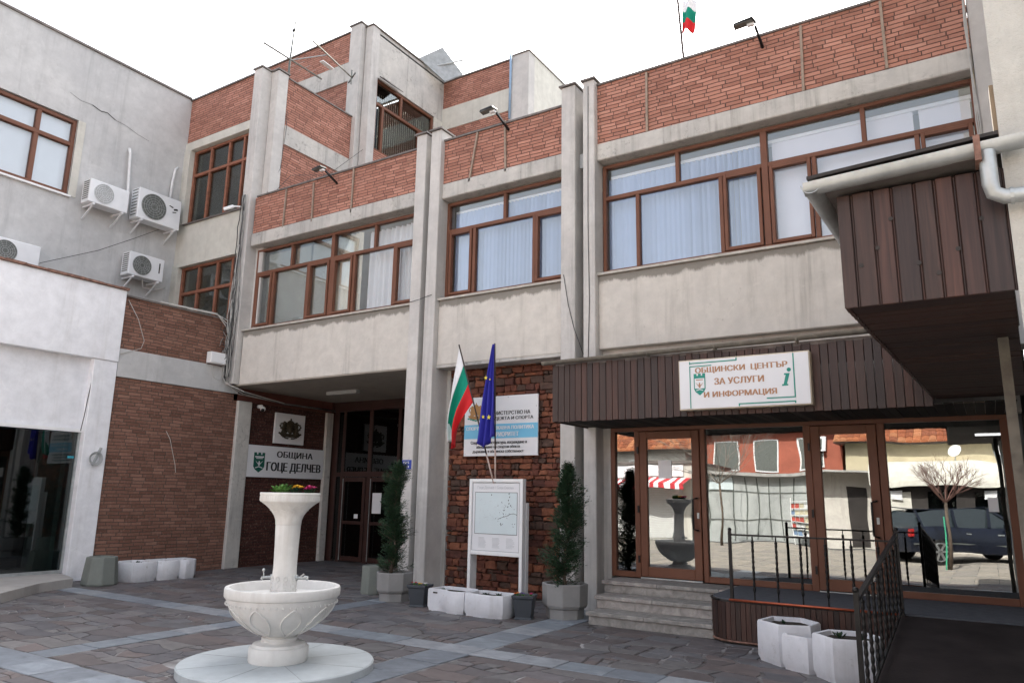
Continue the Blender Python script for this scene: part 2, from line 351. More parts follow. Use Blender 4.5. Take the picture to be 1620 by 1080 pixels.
# ---------------------------------------------------------------- lettering and marks (flat pieces, a few mm proud)
def frame_of(o, u, v): return (Vector(o), Vector(u), Vector(v))
_tc = {}
def text_spans(s, rows=44):
    """outline of the words cut into thin rows by the non-zero rule (glyph contours may overlap)"""
    if s in _tc: return _tc[s]
    cu = bpy.data.curves.new('t', 'FONT'); cu.body = s; cu.size = 1; cu.resolution_u = 4; cu.fill_mode = 'NONE'
    ob = bpy.data.objects.new('t', cu); sc.collection.objects.link(ob); bpy.context.view_layer.update()
    me = bpy.data.meshes.new_from_object(ob.evaluated_get(bpy.context.evaluated_depsgraph_get()))
    V = [tuple(v.co[:2]) for v in me.vertices]; E = [tuple(e.vertices) for e in me.edges]
    bpy.data.objects.remove(ob); bpy.data.curves.remove(cu); bpy.data.meshes.remove(me)
    adj = {}
    for a, b in E: adj.setdefault(a, []).append(b); adj.setdefault(b, []).append(a)
    seen = set(); D = []
    for v0 in range(len(V)):                       # walk every closed contour in vertex order, which keeps its direction
        if v0 in seen or v0 not in adj: continue
        loop = [v0]; seen.add(v0); cur = v0+1 if v0+1 in adj[v0] else adj[v0][0]; prev = v0
        while cur != v0 and cur not in seen:
            loop.append(cur); seen.add(cur); nx = [q for q in adj[cur] if q != prev]; prev, cur = cur, (nx[0] if nx else v0)
        D += list(zip(loop, loop[1:]+loop[:1]))
    x0 = min(p[0] for p in V); x1 = max(p[0] for p in V); y0 = min(p[1] for p in V); y1 = max(p[1] for p in V); out = []
    for i in range(rows):
        y = y0+(y1-y0)*(i+.5)/rows; X = []
        for a, b in D:
            (xa, ya), (xb, yb) = V[a], V[b]
            if (ya <= y) != (yb <= y): X.append((xa+(xb-xa)*(y-ya)/(yb-ya), 1 if yb > ya else -1))
        X.sort(); wn = 0; st = None
        for x, d in X:
            if wn == 0: st = x
            wn += d
            if wn == 0 and st is not None: out.append((i, st, x))
    _tc[s] = (out, x0, x1, y1-y0, rows); return _tc[s]
def text(mb, s, F, u0, v0, u1, v1, bold=0.0, shear=0):
    """put s into the rectangle (u0..u1, v0..v1) of frame F; bold widens the strokes"""
    sp, x0, x1, hh, rows = text_spans(s); O, U, V = F; g_ = (v1-v0)*bold; k = (u1-u0)/(x1-x0); dv = (v1-v0)/rows; byrow = {}
    for i, a, b in sp: byrow.setdefault(i, []).append([u0+(a-x0)*k-g_, u0+(b-x0)*k+g_])
    for i, L in byrow.items():
        L.sort(); M_ = [L[0]]
        for q in L[1:]:
            if q[0] <= M_[-1][1]: M_[-1][1] = max(M_[-1][1], q[1])
            else: M_.append(q)
        for a, b in M_:
            va = v0+dv*i; vb = va+dv; mb.face([O+U*a+V*va, O+U*b+V*va, O+U*b+V*vb, O+U*a+V*vb])
def poly(mb, F, pts):
    O, U, V = F; mb.face([O+U*a+V*b for a, b in pts])
def rect(mb, F, u0, v0, u1, v1): poly(mb, F, [(u0,v0),(u1,v0),(u1,v1),(u0,v1)])
def line(mb, F, pts, t):
    O, U, V = F; N = U.cross(V).normalized(); k = 0
    for (a,b),(c,d) in zip(pts, pts[1:]):
        L = math.hypot(c-a,d-b) or 1; ex, ey = (c-a)/L*t/2, (d-b)/L*t/2; nx, ny = -ey, ex
        if k: a -= ex; b -= ey
        F2 = (O+N*(.0005*(k%3)), U, V); poly(mb, F2, [(a-nx,b-ny),(c-nx,d-ny),(c+nx,d+ny),(a+nx,b+ny)]); k += 1
def disc(mb, F, u, v, r, n=12, ry=None): poly(mb, F, [(u+r*math.cos(2*PI*k/n), v+(ry or r)*math.sin(2*PI*k/n)) for k in range(n)])
def star(mb, F, u, v, r): poly(mb, F, [(u+(r if k%2==0 else r*.42)*math.sin(PI*k/5), v+(r if k%2==0 else r*.42)*math.cos(PI*k/5)) for k in range(10)])

# ================================================================ SETTING: GROUND
g = MB(); g.face([(-60,-70,-.012),(60,-70,-.012),(60,60,-.012),(-60,60,-.012)])
tag(g.build('ground', M_asph), kind='structure')
g = MB(); g.face([(-17,-6.5,-.002),(4.5,-6.5,-.002),(4.5,14,-.002),(-17,14,-.002)])
tag(g.build('pavement_bed', M_mortar), kind='structure')

def flags(mb, x0, x1, y0, y1, cw, ch, joint=.014, jit=.28, z=.004, keep=None, small=0):
    nx = max(1, round((x1-x0)/cw)); ny = max(1, round((y1-y0)/ch))
    P = {}
    for i in range(nx+1):
        for j in range(ny+1):
            x = x0+(x1-x0)*i/nx; y = y0+(y1-y0)*j/ny
            if 0 < i < nx: x += R.uniform(-jit,jit)*cw
            if 0 < j < ny: y += R.uniform(-jit,jit)*ch
            P[i,j] = (x,y)
    mid = {}
    def M_(a, b):
        k = (min(a,b), max(a,b))
        if k not in mid:
            (xa,ya),(xb,yb) = P[k[0]],P[k[1]]
            inner = not ((a[0]==b[0] and a[0] in (0,nx)) or (a[1]==b[1] and a[1] in (0,ny)))
            q = R.uniform(-.12,.12)*(1 if inner and jit > .05 else 0)
            t = R.uniform(.35,.65)
            mid[k] = (xa+(xb-xa)*t-(yb-ya)*q, ya+(yb-ya)*t+(xb-xa)*q)
        return mid[k]
    skip = set()
    for i in range(nx):
        for j in range(ny):
            if (i,j) in skip: continue
            i2 = i+1
            if jit > .05 and i+1 < nx and R.random() < .28: skip.add((i+1,j)); i2 = i+2
            c = [(i,j),(i2,j),(i2,j+1),(i,j+1)]; pts = []
            for a, b in zip(c, c[1:]+c[:1]):
                pts.append(P[a])
                if abs(a[0]-b[0])+abs(a[1]-b[1]) == 1: pts.append(M_(a,b))
                else:
                    lo = (i+1, a[1]); A, B_ = (M_(a,lo), M_(lo,b)); pts += [A, P[lo], B_]
            sub = [pts]
            if jit > .05 and R.random() < small and i2 == i+1:      # broken into small pieces
                cx = sum(p[0] for p in pts)/8; cy = sum(p[1] for p in pts)/8; o = (cx+R.uniform(-.04,.04), cy+R.uniform(-.04,.04))
                sub = [[pts[(2*q+1)%8], pts[(2*q+2)%8], pts[(2*q+3)%8], o] for q in range(4)]
            for pp in sub:
                n = len(pp); cx = sum(p[0] for p in pp)/n; cy = sum(p[1] for p in pp)/n
                if keep and not keep(cx,cy): continue
                jn = joint*R.choice([.45,.6,.7,.9,1.1,1.8]); rad = max(.05, sum(math.hypot(p[0]-cx,p[1]-cy) for p in pp)/n)
                s1 = 1-jn/rad; s2 = s1-.006/rad; zz = z+R.uniform(-.003,.004); tx = R.uniform(-.006,.006); ty = R.uniform(-.006,.006)
                lo = [(cx+(p[0]-cx)*s1, cy+(p[1]-cy)*s1, -.01) for p in pp]
                mi = [(cx+(p[0]-cx)*s1, cy+(p[1]-cy)*s1, zz-.003) for p in pp]
                hi = [(cx+(p[0]-cx)*s2, cy+(p[1]-cy)*s2, zz+(p[0]-cx)*tx+(p[1]-cy)*ty) for p in pp]
                mb.add(lo+mi+hi, [tuple(range(2*n,3*n))]+[(a,(a+1)%n,n+(a+1)%n,n+a) for a in range(n)]+[(n+a,n+(a+1)%n,2*n+(a+1)%n,2*n+a) for a in range(n)])
DISC = (-5.70, 5.02)
out_disc = lambda x, y: math.hypot(x-DISC[0], y-DISC[1]) > .86 and not (y > 8.95 and x > -4.6 and x < .5)
pv = MB()
xs = [(-13.8,-8.24),(-7.84,-5.17),(-4.63,3.9)]; ys = [(2.4,3.58),(4.06,6.6),(6.99,10.4)]
for a, b in xs:
    for c, d in ys:
        flags(pv, a, b, c, d, .33, .235, .015, .30, keep=out_disc, small=.22)
flags(pv, -13.8, -8.5, 10.4, 13.4, .40, .30, .014, .27, keep=lambda x, y: True)
tag(pv.build('flagstone_paving', M_pave), kind='structure')
bd = MB()
for c, d in [(3.6,4.04),(6.62,6.97)]: flags(bd, -13.8, 3.9, c, d, .5, .4, .006, .02, .006, keep=out_disc)
for a, b in [(-8.22,-7.86),(-5.15,-4.65)]:
    for c, d in [(2.4,3.58),(4.06,6.6),(6.99,10.3)]: flags(bd, a, b, c, d, .45, .5, .006, .02, .006, keep=out_disc)
tag(bd.build('marble_paving_bands', M_band), kind='structure')
bd = MB(); flags(bd, -16.5, 8, -8.3, 2.38, .42, .42, .006, .02, .003)
tag(bd.build('street_pavement', islands('pale_concrete_pavers', [(.36,.32,.27),(.33,.30,.26),(.38,.34,.29),(.31,.28,.25)], .8, (6,6,6), .35, .3, .004, .3, .8)), kind='structure')

# ================================================================ TOWN HALL
hall = thing('town_hall', (-6.5,10.2,0), 'long brick and concrete town hall with brown framed windows filling the middle', 'building')
FY = 10.22
def part(mb, name, mat, parent=hall, **k): return mb.build(name, mat, parent, **k)
def wob_wall(x0, x1, y, z0, z1): pass
bays = [('L',-13.5,-8.69),('M',-8.10,-5.53),('R',-4.915,.33)]
tops = {'L':8.14,'M':8.14,'R':8.33}
for nm, a, b in bays:
    part(B(a,b,FY,FY+.22,3.85,5.03), 'spandrel', M_spand, bevel=.012)
    part(B(a,b,FY-.035,FY+.22,6.98,7.27), 'concrete_band', M_conc, bevel=.015)
    part(B(a,b,FY,FY+.22,7.27,tops[nm]), 'brick_parapet', M_brickA)
    part(B(a-.01 if nm!='L' else a+.06,b,FY-.03,FY+.30,tops[nm],tops[nm]+.035), 'coping', M_cap)
pil = [(-8.692,-8.451,8.36,0),(-8.335,-8.098,8.355,0),(-5.53,-5.27,8.42,0),(-5.125,-4.915,8.41,0)]
for i, (a, b, zt, z0) in enumerate(pil):
    part(B(a,b,10.10,10.62,z0,zt), 'pillar', M_pillar, bevel=.012)
    part(B(a-.03,b+.03,10.06,10.66,zt,zt+.03), 'pillar_cap', M_cap)
part(B(.34,.64,10.10,10.5,3.4,9.6), 'pillar', M_pillar, bevel=.01)
# dark slot between the paired pillars, with a drain pipe
for a, b in [(-8.451,-8.335),(-5.27,-5.125)]:
    part(B(a,b,10.5,10.6,0,7.55), 'joint_backing', M_pillar)
part(MB().tube([(-5.2,10.42,.2),(-5.2,10.42,7.5)], .045, 8), 'drain_pipe', M_dgrill, smooth=True)
part(MB().prism([(-5.26,10.25),(-5.14,10.25),(-5.14,10.4),(-5.26,10.4)],6.95,7.2,1.0), 'rain_hopper', M_lgrill)
# masses behind: floor slab, roof, rooms
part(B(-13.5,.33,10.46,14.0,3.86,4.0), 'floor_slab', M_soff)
part(B(-13.28,.34,10.44,18.5,7.95,8.03), 'flat_roof', M_cap)
part(B(-13.45,.33,13.9,14.1,4.0,7.95), 'room_back_wall', M_room)
for x in (-13.5,-8.55,-5.35,.33): part(B(x-.02,x+.06,10.62,13.9,4.0,7.95), 'room_side_wall', M_room)
part(B(-13.45,.33,10.6,13.9,6.96,7.05), 'room_ceiling', M_room)
for nm, a, b in bays: part(B(a,b,10.44,10.6,6.98,7.94), 'parapet_backing', M_conc)

def bars(mb, y, d, lst):
    for (x0,x1,z0,z1) in lst: mb.box(x0,x1,y-d/2,y+d/2,z0,z1)
def window_x(x0, x1, z0, z1, zt, up, lo, sash, y, mat=M_frame, gl=M_glassU, w_=.055, parent=hall, heavy=(), name='window'):
    """window facing the square: up/lo = mullion positions above/below the transom zt; sash = opening lights (a,b)"""
    f = MB(); d = .09
    bars(f, y, d, [(x0,x0+w_,z0,z1),(x1-w_,x1,z0,z1),(x0+w_,x1-w_,z0,z0+w_),(x0+w_,x1-w_,z1-w_,z1)])
    xs_ = sorted(set(heavy)); seg = [x0+w_]+xs_+[x1-w_]
    for hx in xs_: bars(f, y, d, [(hx-w_*.85,hx+w_*.85,z0+w_,z1-w_)])
    for k in range(len(seg)-1):
        a = seg[k]+(w_*.85 if k else 0); b = seg[k+1]-(w_*.85 if k < len(seg)-2 else 0)
        bars(f, y, d, [(a,b,zt-w_*.6,zt+w_*.6)])
    for u in up: bars(f, y, d-.004, [(u-w_*.55,u+w_*.55,zt+w_*.6,z1-w_)])
    for u in lo: bars(f, y, d-.004, [(u-w_*.55,u+w_*.55,z0+w_,zt-w_*.6)])
    for a, b in sash:
        s_ = .05; A = a+.012; B_ = b-.012; za = z0+w_+.004; zb = zt-w_*.6-.004; yy = y-.022
        bars(f, yy, d, [(A,A+s_,za,zb),(B_-s_,B_,za,zb),(A+s_,B_-s_,za,za+s_),(A+s_,B_-s_,zb-s_,zb)])
    fo = f.build(name, mat, parent, bevel=.006)
    p = MB(); p.box(x0+w_*.5,x1-w_*.5,y+.012,y+.018,z0+w_*.5,z1-w_*.5); p.build('pane', gl, fo)
    return fo
def blinds(x0, x1, z0, z1, y, parent, mat, w_=.089, ang=22, gap=.0, dens=1.0):
    m = MB(); x = x0
    while x < x1:
        a = math.radians(ang+R.uniform(-9,9)+14*math.sin(x*1.7)); c, s_ = math.cos(a)*w_/2, math.sin(a)*w_/2
        if R.random() < dens:
            zb = z0+R.uniform(0,.02)
            m.add([(x-c,y-s_,zb),(x,y-.006,zb),(x+c,y+s_,zb),(x-c,y-s_,z1),(x,y-.006,z1),(x+c,y+s_,z1)],[(0,1,4,3),(1,2,5,4)])
        x += w_*.92+gap
    m.build('vertical_blinds', mat, parent)
def curtain(x0, x1, z0, z1, y, parent, mat, amp=.035, wl=.12):
    m = MB(); n = int((x1-x0)/.02); ph = R.random()*6; pts = []
    for i in range(n+1):
        x = x0+(x1-x0)*i/n; pts.append((x, y+amp*math.sin(x*2*PI/wl+ph)+amp*.5*math.sin(x*2*PI/(wl*2.7))))
    m.add([(p[0],p[1],z0) for p in pts]+[(p[0],p[1],z1) for p in pts], [(i,i+1,n+2+i,n+1+i) for i in range(n)])
    m.build('curtain', mat, parent, smooth=True)

WY = 10.42
wr = window_x(-4.90,.33,5.10,6.95,6.37,[-3.63,-.99],[-4.30,-2.97,-1.65,-.37],[(-4.27,-4.27)] and [(-2.94,-2.37),(-2.27,-1.68),(-.34,.27)],WY,heavy=(-2.32,))
B(-4.94,.34,10.17,10.44,5.03,5.065).build('sill', M_sill, wr)
blinds(-4.84,-2.40,5.12,6.78,10.60,wr,M_blindb,ang=30)
B(-2.25,-.40,10.60,10.606,5.12,6.80).build('roller_blind', M_blindw, wr); B(-.33,.26,10.62,10.626,5.12,6.80).build('roller_blind', M_blindw, wr)
B(-4.84,.30,10.58,10.70,6.78,6.83).build('blind_rail', M_blind, wr)
wm = window_x(-8.10,-5.53,5.10,6.95,6.39,[-6.82],[-7.47,-6.21],[(-8.03,-7.5),(-6.18,-5.6)],WY)
B(-8.13,-5.52,10.17,10.44,5.03,5.065).build('sill', M_sill, wm)
blinds(-8.0,-5.6,5.12,6.80,10.60,wm,M_blindb,ang=35)
B(-8.04,-5.56,10.58,10.70,6.80,6.84).build('blind_rail', M_blind, wm)
wl_ = window_x(-13.47,-8.69,5.10,6.93,6.37,[-12.33,-9.9],[-12.87,-11.79,-10.44,-9.37],[(-13.4,-12.9),(-11.76,-11.13),(-11.03,-10.47),(-9.34,-8.75)],WY,heavy=(-11.08,))
B(-13.52,-8.68,10.17,10.44,5.03,5.065).build('sill', M_sill, wl_)
B(-13.2,-11.85,10.49,10.496,5.12,6.82).build('roller_blind', M_curtY, wl_); B(-11.80,-11.12,10.49,10.496,5.12,6.82).build('roller_blind', M_curtY, wl_); curtain(-11.05,-10.35,5.12,6.86,10.53,wl_,M_curtY,.03,.12); curtain(-10.3,-8.8,5.12,6.86,10.66,wl_,M_blind,.04,.13)

# entrance recess (left bay, ground floor)
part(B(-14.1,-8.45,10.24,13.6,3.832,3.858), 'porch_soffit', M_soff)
part(B(-14.1,-13.55,10.16,13.6,3.86,5.0), 'porch_wall_head', M_pillar)
part(B(-8.45,-8.30,10.62,13.6,0,3.83), 'porch_side_wall', M_spand)
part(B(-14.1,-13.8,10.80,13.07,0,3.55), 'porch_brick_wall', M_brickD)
part(B(-14.1,-13.8,10.35,13.5,3.55,3.83), 'porch_beam', plain('red_brown_beam', (.12,.04,.03), .7))
part(B(-14.1,-13.72,10.44,10.80,0,3.55), 'pillar', M_conc, bevel=.012)
part(B(-14.1,-13.72,13.07,13.28,0,3.55), 'pillar', M_conc, bevel=.012)
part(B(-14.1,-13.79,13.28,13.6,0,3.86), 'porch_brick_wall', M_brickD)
dw = MB(); bars(dw, 13.4, .08, [(-13.8,-8.45,3.60,3.83),(-13.8,-13.62,0,3.6),(-13.45,-13.38,0,3.6),(-12.58,-12.48,0,2.0),(-12.58,-12.48,2.12,3.6),(-13.38,-11.66,2.0,2.12),(-11.66,-11.58,0,3.6),(-10.4,-10.32,0,3.6),(-9.2,-9.12,0,3.6),(-11.58,-8.45,2.0,2.12),(-13.62,-13.45,2.0,2.1)])
M_fdark = plain('dark_red_brown_frame', (.045,.02,.016), .5)
dwo = part(dw, 'glazed_screen', M_fdark, bevel=.006)
dl = MB()
for a, b in ((-13.38,-12.58),(-12.48,-11.66)):
    bars(dl, 13.36, .06, [(a+.01,a+.09,.03,1.98),(b-.09,b-.01,.03,1.98),(a+.09,b-.09,.03,.14),(a+.09,b-.09,1.88,1.98),(a+.09,b-.09,.88,.95)])
dlo = dl.build('door_leaf', M_fdark, dwo, bevel=.005)
st = MB(); bars(st, 13.31, .012, [(-13.30,-13.285,.05,1.95),(-12.40,-12.385,.05,1.95)]); st.build('aluminium_strip', M_galv, dwo)
B(-13.7,-8.5,13.40,13.406,.05,3.58).build('pane', glass('porch_glass',.035,(.25,.25,.25),0,.02), dwo)
B(-12.86,-12.74,13.30,13.305,1.02,1.12).build('paper_notice', M_sign, dwo); B(-12.30,-12.02,13.30,13.305,1.15,1.62).build('paper_notice', M_sign, dwo)
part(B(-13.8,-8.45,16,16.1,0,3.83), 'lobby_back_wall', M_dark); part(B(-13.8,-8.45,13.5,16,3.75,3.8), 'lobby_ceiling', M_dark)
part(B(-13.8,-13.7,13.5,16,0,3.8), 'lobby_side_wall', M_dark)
B(-12.42,-11.5,11.74,11.86,3.75,3.83).build('fluorescent_fitting', M_lgrill, hall)
# rubble wall (middle bay, ground floor)
part(B(-8.3,-5.4,10.66,10.9,0,3.86), 'rubble_wall_core', M_rubmort)
rb = MB(); z = .02
while z < 3.86:
    h = R.choice([.07,.085,.10,.115,.13]); h = min(h, 3.86-z)
    x = -8.12+R.uniform(-.1,0)
    while x < -5.5:
        wd = R.uniform(.10,.30)*(1 if h > .1 else .8); x2 = min(x+wd, -5.46)
        if x2-x > .07 and h > .05:
            n = []; j = .017
            for a, c in ((x,z),((x+x2)/2,z),(x2,z),(x2,z+h/2),(x2,z+h),((x+x2)/2,z+h),(x,z+h),(x,z+h/2)):
                n.append((a+R.uniform(-j,j), c+R.uniform(-j,j)*.8))
            cx = (x+x2)/2; cz = z+h/2; yo = 10.60-R.uniform(0,.03); W = x2-x
            s1 = lambda p, q: (cx+(p[0]-cx)*max(.6,1-q/W*2), cz+(p[1]-cz)*max(.6,1-q/h*2))
            lo = [(s1(p,.004)[0],10.67,s1(p,.004)[1]) for p in n]; mi = [(s1(p,.004)[0],yo+.02,s1(p,.004)[1]) for p in n]
            hi = [(s1(p,.013)[0],yo+R.uniform(-.006,.006),s1(p,.013)[1]) for p in n]
            rb.add(lo+mi+hi, [tuple(range(16,24))]+[(a,(a+1)%8,8+(a+1)%8,8+a) for a in range(8)]+[(8+a,8+(a+1)%8,16+(a+1)%8,16+a) for a in range(8)])
        x = x2
    z += h
part(rb, 'rubble_wall', M_rubble)
part(B(-8.10,-5.53,10.22,10.7,3.80,3.849), 'rubble_wall_lintel', M_conc)
part(B(-8.10,-8.02,10.55,10.7,0,3.80), 'cement_edge', M_conc)
part(B(-6.05,-5.53,10.5,10.7,0,.3), 'cement_footing', M_pcong)
# service centre front (right bay, ground floor)
part(B(-4.915,-4.80,10.36,10.6,.0,3.86), 'door_jamb_wall', M_pillar)
part(B(-4.80,.40,10.36,10.6,2.66,3.86), 'wall_above_doors', M_spand)
DY = 10.42; df = MB()
bars(df, DY, .10, [(-4.80,.26,2.58,2.655),(-4.80,-4.73,.49,2.58),(-4.42,-4.34,.49,2.58),(-3.42,-3.35,.49,2.58),(-2.02,-1.93,.49,2.58),(-1.14,-1.05,.49,2.58),(.17,.26,.49,2.58),
   (-4.73,-4.42,.49,.57),(-3.35,-2.02,.49,.57),(-1.05,.17,.49,.57)])
dfo = part(df, 'glazed_front', M_frame, bevel=.006)
for a, b in ((-4.33,-3.43),(-1.925,-1.145)):
    q = MB(); bars(q, DY-.03, .07, [(a,a+.11,.51,2.57),(b-.11,b,.51,2.57),(a+.11,b-.11,.51,.65),(a+.11,b-.11,2.46,2.57)])
    qo = q.build('glazed_door', M_frame, dfo, bevel=.006); ORI[qo.name] = ORI[hall.name]
for q0, q1 in ((-4.76,-4.38),(-3.38,-1.98),(-1.09,.21)): B(q0,q1,DY-.003,DY+.003,.53,2.62).build('pane', M_glassD, dfo)
for q0, q1 in ((-4.24,-3.52),(-1.83,-1.24)): B(q0,q1,DY-.033,DY-.027,.6,2.5).build('pane', M_glassD, dfo)
for x, s_ in ((-3.47,-1),(-1.20,-1)):
    y = DY-.065
    MB().tube([(x,y,1.62),(x,y-.05,1.62),(x+s_*.05,y-.06,1.60),(x+s_*.05,y-.06,1.20),(x,y-.05,1.18),(x,y,1.18)], .013, 8).build('door_handle', M_black, dfo, smooth=True)
    B(x-.012,x+.018,y-.012,y,1.34,1.42).build('lock_plate', M_galv, dfo)
for a, b in ((-4.33,-3.43),(-1.925,-1.145)): B(a,b,DY-.09,DY-.066,.485,.505).build('threshold', M_galv, dfo)
for x in (-4.36,-1.955):
    for z in (.75,1.45,2.3): B(x-.012,x+.012,DY-.075,DY-.05,z-.05,z+.05).build('hinge', M_black, dfo)
# paper notices stuck on the glass
for (x,z,a,b) in ((-3.95,2.02,.2,.26),(.02,1.6,.10,.16)): B(x-a/2,x+a/2,DY-.042,DY-.040,z-b/2,z+b/2).build('paper_notice', M_sign, dfo)
# interior
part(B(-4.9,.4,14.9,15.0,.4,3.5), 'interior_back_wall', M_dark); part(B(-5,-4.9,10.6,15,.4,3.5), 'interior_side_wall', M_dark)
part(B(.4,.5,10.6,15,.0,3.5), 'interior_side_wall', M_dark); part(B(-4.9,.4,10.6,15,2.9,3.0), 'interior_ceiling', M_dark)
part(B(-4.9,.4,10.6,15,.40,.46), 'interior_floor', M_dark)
part(B(-.10,.30,12.0,12.05,2.52,2.55), 'lit_tube', M_tube)
# steps and platform
stp = MB()
for (x0, y0, z0, z1) in ((-4.57,9.05,0,.16),(-4.63,9.42,.16,.32),(-4.69,9.79,.32,.48)):
    stp.box(x0+.03,-2.9,y0+.025,10.4,z0,z1-.05)
    x = x0
    while x < -2.95:
        x2 = min(x+R.uniform(.8,1.1), -2.9); stp.box(x,x2-.004,y0,10.37,z1-.05+.001,z1); x = x2
part(stp, 'entrance_steps', M_step, bevel=.006)
pf = [(-2.93,10.36),(-2.93,9.22)]
for k in range(9):
    a = PI+PI/2*k/8; pf.append((-2.58+.35*math.cos(a), 9.25+.35*math.sin(a)))
pf += [(-.9,8.9),(.4,8.9),(.4,10.36)]
pm = part(MB().prism(pf, 0, .477), 'entrance_platform', M_dark)
MB().prism([(p[0],p[1]) for p in pf], .478, .492).build('rubber_matting', M_mat, pm)
# vertical cladding boards round the platform front
cl = MB(); path = [pf[1]]+pf[2:12]; pts = []
L = [0]
for a, b in zip(path, path[1:]): L.append(L[-1]+math.hypot(b[0]-a[0], b[1]-a[1]))
def at(s_):
    for i in range(len(path)-1):
        if s_ <= L[i+1]+1e-9:
            t = (s_-L[i])/(L[i+1]-L[i]); a, b = path[i], path[i+1]; dx, dy = (b[0]-a[0])/(L[i+1]-L[i]), (b[1]-a[1])/(L[i+1]-L[i])
            return (a[0]+(b[0]-a[0])*t, a[1]+(b[1]-a[1])*t, dx, dy)
s_ = 0
while s_ < L[-1]-.01:
    e = min(s_+.058, L[-1]); a = at(s_+.003); b = at(e-.003); nx, ny = (a[3]), -(a[2])
    t = .018+R.uniform(0,.005); nx = a[3]; ny = -a[2]
    cl.prism([(a[0],a[1]),(a[0]+nx*t,a[1]+ny*t),(b[0]+b[3]*t,b[1]-b[2]*t),(b[0],b[1])], .05, .455); s_ = e
cl.build('cladding_boards', M_plank, pm)
MB().tube([(at(x)[0]+at(x)[3]*.02, at(x)[1]-at(x)[2]*.02, .035) for x in [L[-1]*k/30 for k in range(31)]], .012, 6).build('base_strip', M_rust, pm, smooth=True)
MB().tube([(at(x)[0]+at(x)[3]*.025, at(x)[1]-at(x)[2]*.025, .475) for x in [L[-1]*k/30 for k in range(6)]], .012, 6).build('edge_strip', M_black, pm, smooth=True)
MB().tube([(-2.64,8.865,.487),(-.9,8.865,.487)], .014, 8).build('copper_tube', M_copper, pm, smooth=True)
# ramp
rp = MB(); rp.add([(-.90,4.9,0),(.42,4.9,0),(.42,8.9,0),(-.90,8.9,0),(-.90,4.9,.012),(.42,4.9,.012),(.42,8.9,.476),(-.90,8.9,.476)],[(0,3,2,1),(4,5,6,7),(0,1,5,4),(1,2,6,5),(2,3,7,6),(3,0,4,7)])
part(rp, 'access_ramp', M_rubber)

# canopy over the doors
cy0, cz0, cz1 = 9.0, 2.62, 3.42
cn = part(B(-5.02,.3,9.03,10.2,3.36,3.44), 'canopy', M_cap)
pk = MB(); x = -5.05
while x < -.42:
    w_ = R.choice([.09,.095,.1,.085]); pk.box(x,x+w_-.006,cy0+R.uniform(0,.004),cy0+.022,cz0-R.uniform(0,.008),cz1-R.uniform(0,.03)); x += w_
pk.build('canopy_boards', M_plank, cn, bevel=.003)
pk = MB(); y = 9.03
while y < 10.1: pk.box(-5.06,-5.04,y,y+.092,cz0,cz1); y += .098
pk.build('canopy_side_boards', M_plank, cn)
so_ = MB(); x = -5.03
while x < .3: so_.box(x,x+.088,9.03,10.35,cz0+.01+R.uniform(0,.006),cz0+.03); x += .094
so_.build('canopy_soffit', M_soffg, cn)
gt = MB(); N = 10; 
def gutter(mb, a, b, r, th=.004, up=(0,0,1)):
    a = Vector(a); b = Vector(b); d = (b-a).normalized(); s_ = d.cross(Vector(up)).normalized(); v = []
    for p in (a,b):
        for rr in (r, r-th):
            for k in range(N+1):
                t = PI*k/N; v.append(p+s_*math.cos(t)*rr-Vector(up)*math.sin(t)*rr)
    n = N+1; f = []
    for k in range(N): f += [(k,k+1,2*n+k+1,2*n+k),(n+k,3*n+k,3*n+k+1,n+k+1),(k,n+k,n+k+1,k+1),(2*n+k,2*n+k+1,3*n+k+1,3*n+k)]
    f += [(0,2*n,3*n,n),(n-1,2*n-1,4*n-1,3*n-1)]; mb.add(v, f)
gutter(gt, (-5.17,8.93,3.46), (-.42,8.93,3.50), .052)
for x in (-4.6,-3.6,-2.72,-1.75,-.9): gutter(gt, (x,8.93,3.463), (x+.02,8.93,3.463), .06)
gt.build('canopy_gutter', M_oldg, cn, smooth='auto')

# ================================================================ conduits on the parapets
for (x0, z0, x1, z1) in ((-4.03,8.3,-4.04,7.27),(-1.67,8.3,-1.69,7.27),(-.635,8.3,-.626,7.28),(-7.33,8.13,-7.49,7.19),(-6.735,8.2,-6.70,7.21),(-12.46,8.13,-12.48,7.23),(-11.60,8.09,-11.58,7.2),(-10.434,8.15,-10.44,7.17)):
    part(MB().bar((x0,FY-.02,z0),(x1,FY-.02,z1),.035,.03,(0,1,0)), 'conduit', M_cond)

# ================================================================ LEFT TALL BLOCK (brick bay, penthouse)
tall = thing('brick_stair_block', (-14.5,11.5,0), 'taller stepped brick block with corner pillars and penthouse rising behind the town hall', 'building')
P = lambda mb, n, m, **k: mb.build(n, m, tall, **k)
P(B(-16.37,-13.83,10.2,10.5,10.18,11.36), 'brick_parapet', M_brickA)
P(B(-16.37,-13.83,10.165,10.5,9.95,10.178), 'concrete_band', M_cream, bevel=.01)
P(B(-16.37,-13.83,10.2,10.5,6.95,7.98), 'spandrel', M_cream)
P(B(-16.37,-13.83,10.165,10.5,6.88,6.948), 'concrete_band', M_cream)
P(B(-16.37,-16.13,10.17,10.5,5.0,6.878), 'pillar', M_cream); P(B(-16.37,-16.13,10.15,10.5,7.982,9.948), 'pillar', M_cream)
P(B(-16.4,-13.80,10.16,10.6,11.36,11.40), 'coping', M_cap)
P(B(-13.83,-13.545,10.1,10.4,3.86,11.40), 'pillar', M_pillar, bevel=.01)
P(B(-13.54,-13.30,10.38,10.68,4.0,11.40), 'pillar', M_pillar, bevel=.01)
P(B(-13.86,-13.52,10.07,10.4,11.402,11.44), 'pillar_cap', M_cap); P(B(-13.51,-13.27,10.35,10.7,11.405,11.44), 'pillar_cap', M_cap)
